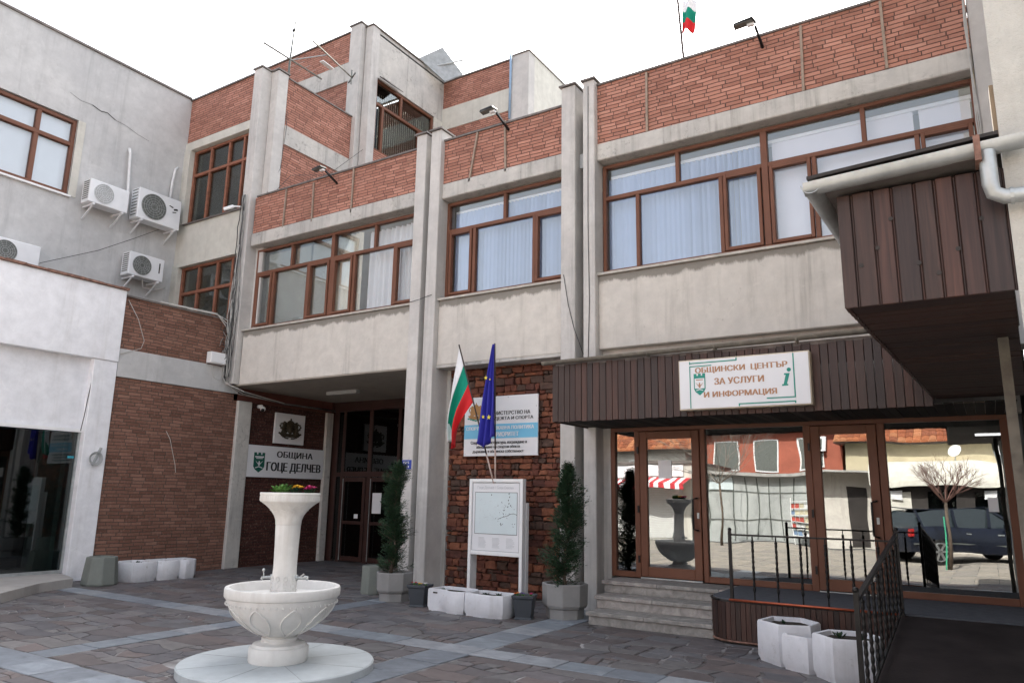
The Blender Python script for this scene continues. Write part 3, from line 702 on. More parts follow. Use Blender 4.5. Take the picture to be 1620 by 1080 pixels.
for (z0, z1, zt) in ((7.98,9.93,9.28),(5.05,6.88,6.22)):
    f = window_x(-16.12,-13.84,z0,z1,zt,[-15.45,-14.75,-14.2],[-15.45,-14.75,-14.2],[],10.32,M_frameO,M_glassO,.06,tall)
    B(-16.13,-13.84,10.15,10.3,z0-.03,z0+.0).build('sill', M_cap, f)
    if z0 < 7: blinds(-16.05,-13.9,5.1,6.8,10.7,f,M_drape,.1,55,.05,.7)
    else: blinds(-16.05,-14.9,8.0,9.8,10.9,f,M_drape,.1,70,.15,.5)
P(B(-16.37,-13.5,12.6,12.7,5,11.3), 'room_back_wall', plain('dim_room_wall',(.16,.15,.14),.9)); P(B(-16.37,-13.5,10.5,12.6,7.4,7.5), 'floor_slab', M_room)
P(B(-16.5,-13.34,10.5,12.85,11.2,11.27), 'flat_roof', M_cap)
# side wall facing right
P(B(-13.55,-13.30,10.68,12.86,10.10,11.30), 'brick_side_wall', M_brickA); P(B(-13.55,-13.27,10.68,12.86,9.62,10.098), 'concrete_band', M_conc)
P(B(-13.55,-13.30,10.68,12.86,8.0,9.618), 'brick_side_wall', M_brickA); P(B(-13.58,-13.27,10.69,12.84,11.302,11.335), 'coping', M_cap)
# penthouse
P(B(-17.6,-13.56,12.86,13.1,13.03,13.93), 'brick_wall', M_brickA); P(B(-17.6,-13.56,12.83,13.1,12.47,13.028), 'concrete_band', M_conc)
P(B(-17.6,-13.56,12.86,13.1,8.0,12.468), 'brick_wall', M_brickA); P(B(-17.62,-13.56,12.82,13.14,13.93,13.965), 'coping', M_cap)
P(B(-13.56,-13.16,12.80,13.1,8.0,14.06), 'pillar', M_pillar, bevel=.01); P(B(-13.14,-12.88,12.97,13.25,8.0,14.0), 'pillar', M_pillar, bevel=.01)
P(B(-13.59,-13.13,12.77,13.1,14.062,14.1), 'pillar_cap', M_cap)
P(B(-13.14,-12.90,13.25,16.2,12.58,13.998), 'upper_side_wall', M_conc); P(B(-13.16,-12.85,12.94,16.2,14.0,14.03), 'coping', M_cap)
P(B(-13.14,-12.90,13.25,16.1,8.0,10.5), 'brick_side_wall', M_brickA); P(B(-13.14,-12.90,15.72,16.1,10.5,12.58), 'pillar', M_cream)
P(B(-17.5,-12.9,13.1,16.1,13.85,13.9), 'flat_roof', M_cap)
P(B(-16.6,-16.5,10.2,12.7,5,11.3), 'room_side_wall', M_room); P(B(-17,-12.95,16.1,16.2,8,13.8), 'room_side_wall', M_room); P(B(-17,-12.95,13.1,16.1,9.9,10.0), 'floor_slab', M_room)
P(B(-17,-16.9,13.1,16.1,10,13.8), 'room_back_wall', M_room)
def window_y(y0, y1, z0, z1, zt, up, lo, x, mat, gl, w_, parent, heavy=(), d=.09):
    f = MB(); q = lambda a, b, c, e: f.box(x-d/2, x+d/2, a, b, c, e)
    q(y0,y0+w_,z0,z1); q(y1-w_,y1,z0,z1); q(y0+w_,y1-w_,z0,z0+w_); q(y0+w_,y1-w_,z1-w_,z1); q(y0+w_,y1-w_,zt-w_*.6,zt+w_*.6)
    for u in up: q(u-w_*.6,u+w_*.6,zt+w_*.6,z1-w_)
    for u in lo: q(u-w_*.6,u+w_*.6,z0+w_,zt-w_*.6)
    fo = f.build('window', mat, parent, bevel=.006)
    MB().box(x-.018,x-.012,y0+w_*.5,y1-w_*.5,z0+w_*.5,z1-w_*.5).build('pane', gl, fo); return fo
f = window_y(13.25,15.72,10.5,12.57,11.87,[14.3],[13.58,15.1],-12.98,M_frame,M_glassO,.07,tall)
m = MB(); y = 13.35
while y < 15.6:
    m.add([(-13.2,y-.03,10.5),(-13.24,y+.04,10.5),(-13.2,y-.03,12.4),(-13.24,y+.04,12.4)],[(0,1,3,2)]); y += .085
m.build('vertical_blinds', M_curtY, f)
aw = MB(); aw.add([(-12.86,13.3,12.60),(-12.86,14.1,12.62),(-12.62,14.0,12.42),(-12.62,13.25,12.44),(-12.86,13.3,12.63),(-12.86,14.1,12.65),(-12.62,14.0,12.45),(-12.62,13.25,12.47)],[(0,3,2,1),(4,5,6,7),(0,1,5,4),(1,2,6,5),(2,3,7,6),(3,0,4,7)])
P(aw, 'bent_flashing', M_cap)
# rear wall and end tower
P(B(-12.9,-10.5,16.12,16.4,13.0,13.88), 'brick_wall', M_brickA); P(B(-12.9,-10.5,16.10,16.4,12.3,12.998), 'plaster_wall', M_cream)
P(B(-12.9,-10.5,16.12,16.4,8.0,12.298), 'brick_wall', M_brickA); P(B(-12.9,-10.5,16.08,16.44,13.88,13.92), 'coping', M_cap)
P(B(-10.5,-9.85,16.08,16.4,8.0,13.95), 'pillar', M_pillar); P(B(-10.1,-9.85,16.4,18.6,8.0,13.95), 'end_wall', M_cream)
P(B(-10.5,-9.82,16.05,16.4,13.951,13.985), 'pillar_cap', M_cap); P(B(-10.12,-9.82,16.4,18.62,13.951,13.985), 'coping', M_cap)
P(B(-12.9,-10.1,16.4,18.6,13.7,13.8), 'flat_roof', M_cap)
P(MB().tube([(-10.44,16.03,12.0),(-10.42,16.03,14.15)], .035, 8), 'drain_pipe', plain('blue_pipe',(.25,.36,.5),.5), smooth=True)

# ================================================================ GREY BLOCK WITH AIR CONDITIONERS (left)
ob_ = thing('grey_office_building', (-16.5,6,0), 'grey plastered building at the left with air conditioners on its side wall', 'building')
Q = lambda mb, n, m, **k: mb.build(n, m, ob_, **k)
Q(B(-16.8,-16.37,1,10.2,9.62,11.40), 'wall', M_grey); Q(B(-16.8,-16.37,7.56,10.2,4.9,9.62), 'wall', M_grey); Q(B(-16.8,-16.37,1,7.56,4.9,7.84), 'wall', M_grey)
Q(B(-16.8,-16.37,1,4.4,7.84,9.62), 'wall', M_grey)
Q(B(-16.85,-16.33,1,10.17,11.40,11.45), 'coping', M_cap)
f = window_y(4.4,7.56,7.86,9.60,9.03,[6.79],[6.79,5.1],-16.46,M_frame,M_glassU,.075,ob_,d=.1)
B(-16.5,-16.30,4.35,7.60,7.80,7.84).build('sill', M_wht, f)
B(-16.56,-16.555,4.45,7.5,7.9,9.55).build('roller_blind', M_blind, f)
Q(B(-16.385,-16.35,7.56,7.72,7.84,9.62), 'window_reveal', M_cream)
# wall crack: a thin recessed-looking dark line that wanders
ck = MB(); pts = [(-16.366,7.3,10.17),(-16.366,7.55,10.09),(-16.366,7.8,10.11),(-16.366,8.0,10.05),(-16.366,8.15,10.08),(-16.366,8.35,9.99),(-16.366,8.6,9.97),(-16.366,8.9,9.88),(-16.366,9.2,9.83)]
F = frame_of((-16.364,0,0),(0,1,0),(0,0,1))
for i, (a, b) in enumerate(zip(pts, pts[1:])): line(ck, F, [(a[1],a[2]),(b[1],b[2])], .02 if 1 < i < 5 else .007)
Q(ck, 'wall_crack', M_dark)

# ================================================================ LOW BRICK WING under the grey block
lw = thing('low_brick_wing', (-14.5,9,0), 'single storey brown brick wing between white shop and porch', 'building')
Wq = lambda mb, n, m, **k: mb.build(n, m, lw, **k)
Wq(B(-14.1,-13.8,7.69,10.44,0,3.69), 'brick_wall', M_brickB); Wq(B(-14.1,-13.775,7.69,10.44,3.692,4.235), 'concrete_band', M_grey, bevel=.008)
Wq(B(-14.1,-13.8,7.69,10.30,4.237,5.26), 'brick_parapet', M_brickB); Wq(B(-14.14,-13.77,7.69,10.30,5.26,5.295), 'coping', M_cap)
Wq(B(-16.37,-14.1,7.6,10.16,4.95,5.02), 'flat_roof', M_cap)
sc_ = MB(); F = frame_of((-13.797,0,0),(0,1,0),(0,0,1))
line(sc_, F, [(8.85,2.75),(8.95,2.6),(9.12,2.1),(9.15,1.95)], .012); Wq(sc_, 'wall_scratch', M_spand)

# ================================================================ WHITE SHOP (left)
sh = thing('white_shop', (-15,5,0), 'white rendered single storey shop with dark glazed front at the far left', 'building')
S = lambda mb, n, m, **k: mb.build(n, m, sh, **k)
S(B(-14.3,-13.74,1.5,7.68,3.96,5.36), 'fascia', M_shop, bevel=.01)
S(B(-14.3,-13.90,1.5,7.30,2.66,3.96), 'recessed_panel', M_shop)
S(B(-14.3,-13.76,7.24,7.68,0,3.96), 'pillar', M_shop, bevel=.01)
S(B(-14.3,-13.86,1.5,7.24,2.60,2.66), 'window_head', M_wht)
cp = MB(); y = 1.5
while y < 7.7: cp.box(-14.34,-13.70,y,min(y+.33,7.70),5.362+R.uniform(0,.004),5.395+R.uniform(0,.012)); y += .335
S(cp, 'coping_tiles', M_rust)
S(B(-16.4,-14.3,1.5,7.68,5.1,5.2), 'flat_roof', M_cap)
fr = MB(); fr.box(-13.95,-13.89,7.20,7.24,.15,2.6); fr.box(-13.95,-13.89,3.9,3.96,.15,2.6); fr.box(-13.95,-13.89,1.5,1.56,.15,2.6); fr.box(-13.95,-13.89,1.56,7.2,.15,.2)
fo = S(fr, 'shopfront', M_galv)
B(-13.925,-13.919,1.52,7.22,.18,2.6).build('pane', M_glassS, fo)
B(-14.9,-14.0,7.02,7.10,.15,2.6).build('inner_jamb', plain('pale_green_jamb',(.42,.47,.42),.6), fo)
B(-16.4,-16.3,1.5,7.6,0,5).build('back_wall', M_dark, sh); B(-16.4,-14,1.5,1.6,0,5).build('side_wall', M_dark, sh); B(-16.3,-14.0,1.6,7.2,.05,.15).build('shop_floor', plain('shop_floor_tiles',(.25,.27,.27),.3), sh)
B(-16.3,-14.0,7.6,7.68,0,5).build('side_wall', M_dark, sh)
B(-13.90,-13.885,7.06,7.17,2.13,2.17).build('window_sticker', plain('teal_sticker',(.03,.25,.32),.5), fo)
mk = MB()
for y, z, a in ((5.62,1.40,.5),(6.0,1.40,-.5),(5.75,1.06,0),(5.60,.82,-1.1),(5.95,.86,.7),(5.2,.9,0),(5.1,.85,1.57)):
    dy, dz = .035*math.cos(a), .035*math.sin(a); mk.bar((-13.885,y-dy*.8-.35,z-dz+.35),(-13.885,y+dy*.8-.35,z+dz+.35),.004,.014,(1,0,0))
mk.build('adhesive_marks', M_wht, fo)
S(MB().prism([(-14.0,7.2),(-13.36,7.08),(-12.94,6.94),(-12.66,6.28),(-11.87,5.40),(-11.0,3.6),(-11.0,1.5),(-14.0,1.5)],0,.15), 'entrance_step', M_binl, bevel=.006)
S(B(-14.05,-13.7,7.62,7.75,0,.01), 'wall_foot', M_binl)
ca = MB(); ca.tube([(-13.79,7.36,3.9),(-13.78,7.33,3.75),(-13.78,7.25,3.55),(-13.78,7.22,3.2),(-13.78,7.2,2.9),(-13.78,7.17,2.62)], .008, 6)
S(ca, 'cable', M_dark)
# coil of cable on the shop pillar
co_ = MB(); F = (-13.73,7.47,2.14)
for k in range(4):
    r = .085+.012*k; co_.tube([(F[0]+.01*k,F[1]+r*math.cos(t*PI/10),F[2]+r*math.sin(t*PI/10)) for t in range(21)], .006, 5)
co_.bar((-13.74,7.44,2.02),(-13.74,7.56,2.34),.03,.04)
tag(co_.build('cable_coil', M_lgrill), 'coil of grey cable hanging on the white shop pillar', 'cable')

# ================================================================ RIGHT NEIGHBOUR with timber side canopy
nb = thing('stucco_building', (2,6,0), 'rough cream stucco building edge at the far right', 'building')
N_ = lambda mb, n, m, **k: mb.build(n, m, nb, **k)
N_(MB().prism([(.225,4.5),(7,4.5),(7,11),(.60,11)],0,12), 'wall', M_stucco)
cn = N_(MB().prism([(-.70,4.40),(.20,4.40),(.42,9.02),(-.50,9.02)],3.40,3.45), 'side_canopy', M_cap)
tp = MB(); tp.add([(-.74,4.36,3.455),(.215,4.36,3.50),(.44,9.0,4.0),(-.56,9.0,3.47),(-.74,4.36,3.475),(.215,4.36,3.52),(.44,9.0,4.02),(-.56,9.0,3.49)],[(0,3,2,1),(4,5,6,7),(0,1,5,4),(1,2,6,5),(2,3,7,6),(3,0,4,7)])
tp.build('roofing_felt', M_dark, cn)
pk = MB(); x = -.605
for i in range(8):
    w_ = [.085,.11,.10,.115,.10,.095,.10,.125][i]; pk.box(x,x+w_-.014,4.5+R.uniform(0,.004),4.52,2.687,3.37); pk.box(x+w_-.014,x+w_,4.515,4.53,2.69,3.37); x += w_
fb_ = pk.build('front_boards', M_plank, cn, bevel=.004)
for kx, kz in ((-.33,3.18),(-.41,3.02),(-.21,2.90),(-.12,2.83),(-.02,2.95),(.10,3.1),(-.50,2.93)): MB().tube([(kx,4.501,kz),(kx,4.497,kz)], .013, 10).build('knot', M_dark, fb_)
pk = MB(); y = 4.53
while y < 8.95:
    t = (y-4.5)/4.5; pk.box(-.603+.19*t,-.583+.19*t,y,y+.095,2.687,3.37); y += .1
pk.build('side_boards', M_plank, cn)
so_ = MB(); y = 4.53
while y < 9.0:
    t = (y-4.5)/4.5; so_.box(-.58+.19*t,.205+.2*t,y,y+.093,2.692+R.uniform(0,.004),2.71); y += .099
so_.build('soffit_boards', M_soffw, cn)
gt = MB(); gutter(gt, (-.76,4.40,3.43), (.33,4.40,3.475), .062); gutter(gt, (-.72,4.36,3.425), (-.60,8.9,3.42), .058)
gt.build('gutter', M_galv, cn, smooth='auto')
MB().tube([(.155,4.38,3.42),(.155,4.38,3.24),(.165,4.39,3.19),(.21,4.40,3.165),(.30,4.41,3.165),(1.4,4.41,3.165)], .04, 12).build('downpipe', M_galv, cn, smooth='auto')
MB().tube([(.235,4.405,3.165),(.25,4.405,3.165)], .046, 12).build('pipe_collar', M_galv, cn)
B(.10,.13,4.32,4.46,3.36,3.50).build('gutter_bracket', M_rust, cn)
N_(B(.205,.225,4.52,4.62,3.5,3.86), 'corner_batten', plain('old_timber_batten',(.24,.18,.12),.9))
pp = tag(MB().box(.14,.20,5.8,5.87,0.1,2.69).build('steel_post', M_oldg), 'weathered square post under the timber side canopy', 'post')
# ================================================================ RAILINGS
rl = thing('platform_railing', (-1.7,8.95,.49), 'black iron railing with twisted balusters along the entrance platform edge', 'railing')
def baluster(x, y, z0, z1, mb=None):
    m = MB(); H = z1-z0; pr = []
    n = 44
    for i in range(n+1):
        t = i/n; r = .0085
        if .12 < t < .9:
            k = (t-.12)/.78; r = .010+.0075*abs(math.sin(k*PI*9))
        pr.append((r, z0+H*t))
    for i, p in enumerate(pr): pass
    m.lathe(pr, x, y, 6, .16); m.sphere((x,y,z0+H*.90), .02, 8, 5, 1, 1, .8); return m
def bal_obj(x, y, z0, z1, parent): baluster(x, y, z0, z1).build('baluster', M_black, parent, smooth=True)
MB().box(-2.645,-2.612,8.93,8.965,.47,1.25).build('post', M_black, rl); MB().sphere((-2.628,8.947,1.265), .022).build('post_knob', M_black, rl, smooth=True)
MB().box(-2.645,-.86,8.935,8.96,1.195,1.215).build('top_rail', M_black, rl)
for k in range(6): bal_obj(-2.37+.262*k, 8.947, .49, 1.2, rl)
r2 = thing('ramp_railing', (-.87,7,0), 'black iron railing with twisted balusters sloping down beside the ramp', 'railing')
rz = lambda y: .02+(y-4.9)*.116
MB().bar((-.87,8.88,rz(8.88)+.80),(-.87,5.95,rz(5.95)+.78),.035,.03).build('top_rail', M_black, r2)
MB().bar((-.87,8.88,rz(8.88)+.06),(-.87,5.95,rz(5.95)+.06),.02,.02).build('bottom_rail', M_black, r2)
for y in (8.88,5.95): 
    MB().box(-.887,-.853,y-.017,y+.017,max(0,rz(y)-.02),rz(y)+.84).build('post', M_black, r2); MB().sphere((-.87,y,rz(y)+.85),.024).build('post_knob', M_black, r2, smooth=True)
y = 8.70
while y > 6.0: bal_obj(-.87, y, rz(y)+.04, rz(y)+.79, r2); y -= .31

# ================================================================ OBJECTS
# ---- fountain
fx, fy = DISC
ft = thing('drinking_fountain', (fx,fy,0), 'white carved marble drinking fountain with round basin and flower bowl on top', 'fountain')
dk = MB(); dk.lathe([(.872,-.01),(.872,.07),(.862,.082)], fx, fy, 64)
dko = dk.build('round_plinth', M_marblef, ft)
jn = MB()
for k in range(8):
    a = .3+k*PI/4; jn.bar((fx+.2*math.cos(a),fy+.2*math.sin(a),.0825),(fx+.862*math.cos(a),fy+.862*math.sin(a),.0825),.004,.002)
jn.build('joint_lines', plain('joint_grime',(.25,.26,.26),.8), dko)
pr = [(.26,.082),(.268,.10),(.268,.20),(.262,.212),(.245,.218),(.235,.238),(.20,.246),(.17,.25),(.158,.26),(.163,.275),(.160,.29),(.145,.297),(.145,.31)]
MB().lathe([(.0,.0825)]+pr, fx, fy, 48).build('foot', M_marble, ft, smooth='auto')
prof = [(.145,.305),(.20,.325),(.27,.365),(.34,.415),(.40,.465),(.45,.525),(.485,.585),(.502,.635),(.505,.648),(.515,.652),(.522,.662),(.524,.72),(.518,.737),(.505,.742),(.478,.740),(.468,.728),(.44,.66),(.30,.60),(.10,.585)]
ba = MB().lathe(prof, fx, fy, 72).build('basin', M_marble, ft, smooth='auto')
def rz_(z):
    for (r0,z0),(r1,z1) in zip(prof, prof[1:]):
        if z0 <= z <= z1: return r0+(r1-r0)*(z-z0)/(z1-z0)
    return prof[0][0]
lf = MB(); NP = 9
for k in range(NP):
    a0 = 2*PI*k/NP+.2; pts = []; fv = []
    for i in range(27):
        t = i/26*2-1; q = 1-abs(t); zz = .325+.255*q; wd = math.copysign(.225*math.sin(PI*q)**.75*(1.15-.35*q) if 0 < q < 1 else 0, t)
        a = a0+wd; r = rz_(zz)+.006; pts.append((fx+r*math.cos(a), fy+r*math.sin(a), zz))
    lf.tube(pts, .008, 6)
lf.build('lotus_relief', M_marble, ba, smooth=True)
bn = MB()
for k in range(54):
    a = 2*PI*k/54; r = .503; bn.sphere((fx+r*math.cos(a), fy+r*math.sin(a), .60), .007, 6, 4, 1, 1, 1.6)
bn.build('bead_band', M_marble, ba, smooth=True)
col = [(.107,.58),(.112,.60),(.112,.64),(.106,.655),(.112,.67),(.117,.72),(.116,.80),(.110,.86),(.107,.90),(.110,1.10),(.114,1.20),(.117,1.292),(.116,1.295)]
MB().lathe(col, fx, fy, 40).build('column', M_marble, ft, smooth='auto')
cr = MB()
for k in range(10):
    a = 2*PI*k/10
    for i in range(3):
        z = .70+.055*i; r = .1145; pts = [(fx+(r+.003)*math.cos(a+.16*math.cos(t*PI/6)), fy+(r+.003)*math.sin(a+.16*math.cos(t*PI/6)), z+.022*math.sin(t*PI/6)) for t in range(13)]
        cr.tube(pts, .0045, 5)
for k in range(18):
    a = 2*PI*k/18; cr.sphere((fx+.112*math.cos(a), fy+.112*math.sin(a), .622), .012, 6, 4)
cr.build('carved_relief', M_marble, ft, smooth=True)
top = [(.116,1.296),(.119,1.30),(.122,1.34),(.140,1.385),(.175,1.435),(.218,1.475),(.255,1.502),(.272,1.512),(.276,1.518),(.277,1.572),(.281,1.576),(.281,1.592),(.276,1.596),(.255,1.596),(.25,1.56),(.02,1.555)]
tb = MB().lathe(top, fx, fy, 56).build('flower_bowl', M_marble, ft, smooth='auto')
MB().lathe([(.0,1.552),(.25,1.572),(.0,1.575)], fx, fy, 20).build('soil', M_soil, tb)
cr = MB()
for k in range(12):
    a = 2*PI*k/12; r = .138
    pts = [(fx+(r+.012+.03*(i/12)**1.5)*math.cos(a+.14*math.sin(i*PI/3)), fy+(r+.012+.03*(i/12)**1.5)*math.sin(a+.14*math.sin(i*PI/3)), 1.40+.035*i/12) for i in range(13)]
    cr.tube(pts, .0035, 5)
for k in range(64):
    a = 2*PI*k/64; cr.box(fx+.277*math.cos(a)-.002,fx+.277*math.cos(a)+.002,fy+.277*math.sin(a)-.002,fy+.277*math.sin(a)+.002,1.522,1.565)
cr.build('carved_relief', M_marble, tb, smooth=False)
for s_, nm in ((-1,'l'),(1,'r')):
    ux, uy = .845*s_, .534*s_; z = .815
    fdir = (-.534*-1*-1, 0); m = MB()
    px, py = fx+ux*.115, fy+uy*.115
    m.tube([(px-ux*.01,py-uy*.01,z),(px+ux*.012,py+uy*.012,z)], .028, 14)
    m.tube([(px,py,z),(px+ux*.085,py+uy*.085,z-.003)], .013, 10)
    if s_ < 0:
        m.tube([(px+ux*.085,py+uy*.085,z),(px+ux*.10,py+uy*.10,z-.02)], [.017,.012], 10)
        m.tube([(px+ux*.078,py+uy*.078,z),(px+ux*.085,py+uy*.085,z+.055)], .006, 8); m.sphere((px+ux*.085,py+uy*.085,z+.065), .015)
    else:
        m.tube([(px+ux*.07,py+uy*.07,z+.005),(px+ux*.105,py+uy*.105,z),(px+ux*.108+.01,py+uy*.108-.02,z-.012)], [.016,.018,.014], 10)
        m.bar((px+ux*.04,py+uy*.04,z+.012),(px+ux*.07,py+uy*.07,z+.035),.012,.012)
    m.build('tap', M_galv, ft, smooth='auto')

# ---- small plants
def leafy(x, y, z, r, h, n, label, name='potted_plant', mat=None, bloom=None, nb=5, br=.018, group=None, cat='plant', root=None):
    t = thing(name, (x,y,z), label, cat, group)
    m = MB()
    for i in range(n):
        a = R.uniform(0,2*PI); q = R.uniform(.1,1)*r; bx, by = x+q*.3*math.cos(a), y+q*.3*math.sin(a)
        tx, ty, tz = x+q*math.cos(a), y+q*math.sin(a), z+h*R.uniform(.35,1); w_ = R.uniform(.25,.42)*r*.6; nx, ny = -math.sin(a)*w_, math.cos(a)*w_
        mx, my, mz = (bx+tx)/2, (by+ty)/2, (z+tz)/2+h*.2
        m.face([(bx,by,z),(mx+nx,my+ny,mz),(tx,ty,tz),(mx-nx,my-ny,mz)])
    m.build('leaves', mat or M_leafl, t)
    if bloom:
        b = MB()
        for i in range(nb):
            a = R.uniform(0,2*PI); q = R.uniform(0,.75)*r; cx, cy, cz = x+q*math.cos(a), y+q*math.sin(a), z+h*R.uniform(.75,1.05)
            for k in range(7):
                pa = 2*PI*k/7; dx, dy = br*math.cos(pa), br*math.sin(pa)
                b.face([(cx,cy,cz),(cx+dx*.8-dy*.5,cy+dy*.8+dx*.5,cz+br*.3),(cx+dx*1.2,cy+dy*1.2,cz+br*.1+br*.3*math.sin(pa*3)),(cx+dx*.8+dy*.5,cy+dy*.8-dx*.5,cz+br*.3)])
            b.sphere((cx,cy,cz+.003), br*.42, 6, 4)
        b.build('blossom', bloom, t)
    return t
M_yel = plain('yellow_petals', (.80,.50,.04), .6, 0, .1, 9, 0); M_pnk = plain('magenta_petals', (.52,.03,.16), .6, 0, .1, 9, 0)
M_whp = plain('white_petals', (.7,.68,.66), .6, 0, .1, 9, 0); M_redp = plain('red_petals', (.5,.03,.03), .6, 0, .1, 9, 0); M_pur = plain('violet_petals', (.16,.10,.32), .6, 0, .1, 9, 0)
M_org = plain('orange_petals', (.75,.22,.03), .6, 0, .1, 9, 0)
rx, ry = .845, .534
leafy(fx-rx*.10, fy-ry*.10, 1.575, .12, .11, 90, 'bushy green leafy plant at left in the fountain bowl', 'leafy_plant', None, None)
leafy(fx+rx*.045, fy+ry*.045, 1.575, .08, .085, 30, 'yellow primrose in the middle of the fountain bowl', 'primrose', M_leaf, M_yel, 14, .026, cat='flower')
leafy(fx+rx*.175, fy+ry*.175, 1.575, .075, .08, 30, 'magenta primrose at right in the fountain bowl', 'primrose', M_leaf, M_pnk, 14, .026, cat='flower')

# ---- octagonal concrete pots and conifers
def octo(cx, cy, r, rot=PI/8): return [(cx+r*math.cos(rot+k*PI/4), cy+r*math.sin(rot+k*PI/4)) for k in range(8)]
def oct_pot(cx, cy, label, s=1.0):
    t = thing('octagonal_planter', (cx,cy,0), label, 'planter', 'octagonal concrete planters with conifers'); r = .305*s
    MB().prism(octo(cx,cy,r*.80), 0, .135*s, 1.04).build('base', M_pcong, t, bevel=.008)
    m = MB(); o0 = octo(cx,cy,r*.90); o1 = octo(cx,cy,r); i1 = octo(cx,cy,r*.87); i0 = octo(cx,cy,r*.85)
    z0, z1, z2 = .137*s, .44*s, .385*s
    vs = [(*p,z0) for p in o0]+[(*p,z0+.04) for p in octo(cx,cy,r*.97)]+[(*p,z1) for p in o1]+[(*p,z1) for p in i1]+[(*p,z2) for p in i0]
    fs = [tuple(range(8))[::-1]]+[(j*8+k,j*8+(k+1)%8,(j+1)*8+(k+1)%8,(j+1)*8+k) for j in range(4) for k in range(8)]
    m.add(vs, fs); m.build('pot', M_pcong, t, bevel=.008)
    MB().prism(octo(cx,cy,r*.85), z2-.03, z2+.002).build('soil', M_soil, t); return t
oct_pot(-7.90,9.14,'octagonal grey concrete planter with conifer beside the porch pillar', .97)
oct_pot(-5.02,9.33,'octagonal grey concrete planter with conifer beside the entrance steps', 1.04)
def conifer(cx, cy, z0, h, label, seed, lean, rfun, n=900):
    rr = random.Random(seed); t = thing('conifer', (cx,cy,z0), label, 'tree', 'conifers in octagonal planters')
    ax_ = lambda u: (cx+lean[0]*u**1.3+.03*math.sin(u*9+seed), cy+lean[1]*u**1.3+.02*math.cos(u*7+seed))
    MB().tube([(*ax_(u),z0+h*u*.97) for u in (0,.2,.4,.6,.8,1)], [.028,.024,.02,.015,.01,.005], 7).build('trunk', M_bark, t, smooth=True)
    m = MB(); tw = MB(); clumps = [(rr.random()**.85, rr.uniform(0,2*PI), rr.uniform(.45,1.25)) for _ in range(int(n/10))]
    for (u, a, sz) in clumps:
        x0, y0 = ax_(u); z = z0+.04+(h-.10)*u; L = rfun(u, a)*sz
        tip = Vector((x0+L*math.cos(a), y0+L*math.sin(a), z+rr.uniform(.02,.14))); base = Vector((x0,y0,z-.04))
        tw.tube([base,(base+tip)/2+Vector((0,0,.01)),tip],[.006,.004,.0015],4,False)
        for q in range(70):
            f = .12+.9*rr.random()**.7; p = base+(tip-base)*f+Vector((rr.gauss(0,.022),rr.gauss(0,.022),rr.gauss(0,.028)))
            da = a+rr.uniform(-1.0,1.0); ll = rr.uniform(.018,.05); dx, dy = math.cos(da), math.sin(da); el = rr.uniform(-.1,1.0)
            d = Vector((dx,dy,el)).normalized()
            for e in range(3):
                o = d.cross(Vector((0,0,1))).normalized()*(rr.uniform(-.012,.012)); p2 = p+o; w_ = rr.uniform(.0022,.0045)
                d2 = (d+o*28*rr.uniform(.3,1)).normalized(); nn = d2.orthogonal().normalized()*w_
                m.face([p2,p2+d2*ll*.5+nn,p2+d2*ll,p2+d2*ll*.5-nn])
    tw.build('twigs', M_bark, t); m.build('foliage', M_leaf, t); return t
def rf1(u, a): return (.10+.16*abs(math.sin(u*9.5+a*.9+1.2))*(1-u*.45)+.06*math.sin(a*2+u*14)) * (1.0 if u < .85 else (1-u)/.15*.7+.3)
def rf2(u, a): return (.27-.14*u+.05*math.sin(a*3+u*17))*(1 if u < .8 else (1-u)/.2*.75+.25)
conifer(-7.98,9.16,.39,1.66,'twisted narrow conifer in the planter at the porch pillar',5,(.05,.0),rf1,2300)
conifer(-5.03,9.34,.40,1.62,'dark columnar conifer in the planter beside the entrance steps',9,(.08,.02),rf2,2700)

# ---- square plastic pots with pansies
def sq_pot(cx, cy, label, rot=0.5):
    t = thing('plastic_pot', (cx,cy,0), label, 'flower pot', 'square dark plastic pots')
    def sq(r): return [(cx+r*math.cos(rot+PI/4+k*PI/2), cy+r*math.sin(rot+PI/4+k*PI/2)) for k in range(4)]
    m = MB(); rs = [(.165,0),(.172,.02),(.150,.025),(.19,.265),(.21,.27),(.215,.31),(.195,.31),(.185,.28)]
    vs = [(*p,z) for r,z in rs for p in sq(r)]; n = len(rs)
    m.add(vs, [tuple(range(4))[::-1]]+[(j*4+k,j*4+(k+1)%4,(j+1)*4+(k+1)%4,(j+1)*4+k) for j in range(n-1) for k in range(4)])
    m.build('pot', M_plast, t, bevel=.006); MB().prism(sq(.187), .26, .283).build('soil', M_soil, t)
sq_pot(-7.22,8.93,'dark plastic pot with pansies between conifer planter and white planters', .25)
sq_pot(-5.42,8.93,'dark plastic pot with pansies right of the white planters', .35)
for i, (dx, dy, mt, w_) in enumerate(((-.09,-.02,M_redp,'red'),(0.02,-.04,M_yel,'yellow'),(.09,.03,M_whp,'white'))):
    leafy(-7.22+dx,8.92+dy,.283,.05,.05,10,f'{w_} pansy in the dark pot beside the porch pillar','pansy',M_leafl,mt,3,.018,cat='flower')
for i, (dx, dy, mt, w_) in enumerate(((-.09,-.03,M_org,'orange'),(.0,-.02,M_pur,'violet'),(.10,.02,M_pnk,'pink'))):
    leafy(-5.42+dx,8.92+dy,.283,.05,.05,10,f'{w_} pansy in the dark pot right of the white planters','pansy',M_leafl,mt,3,.018,cat='flower')

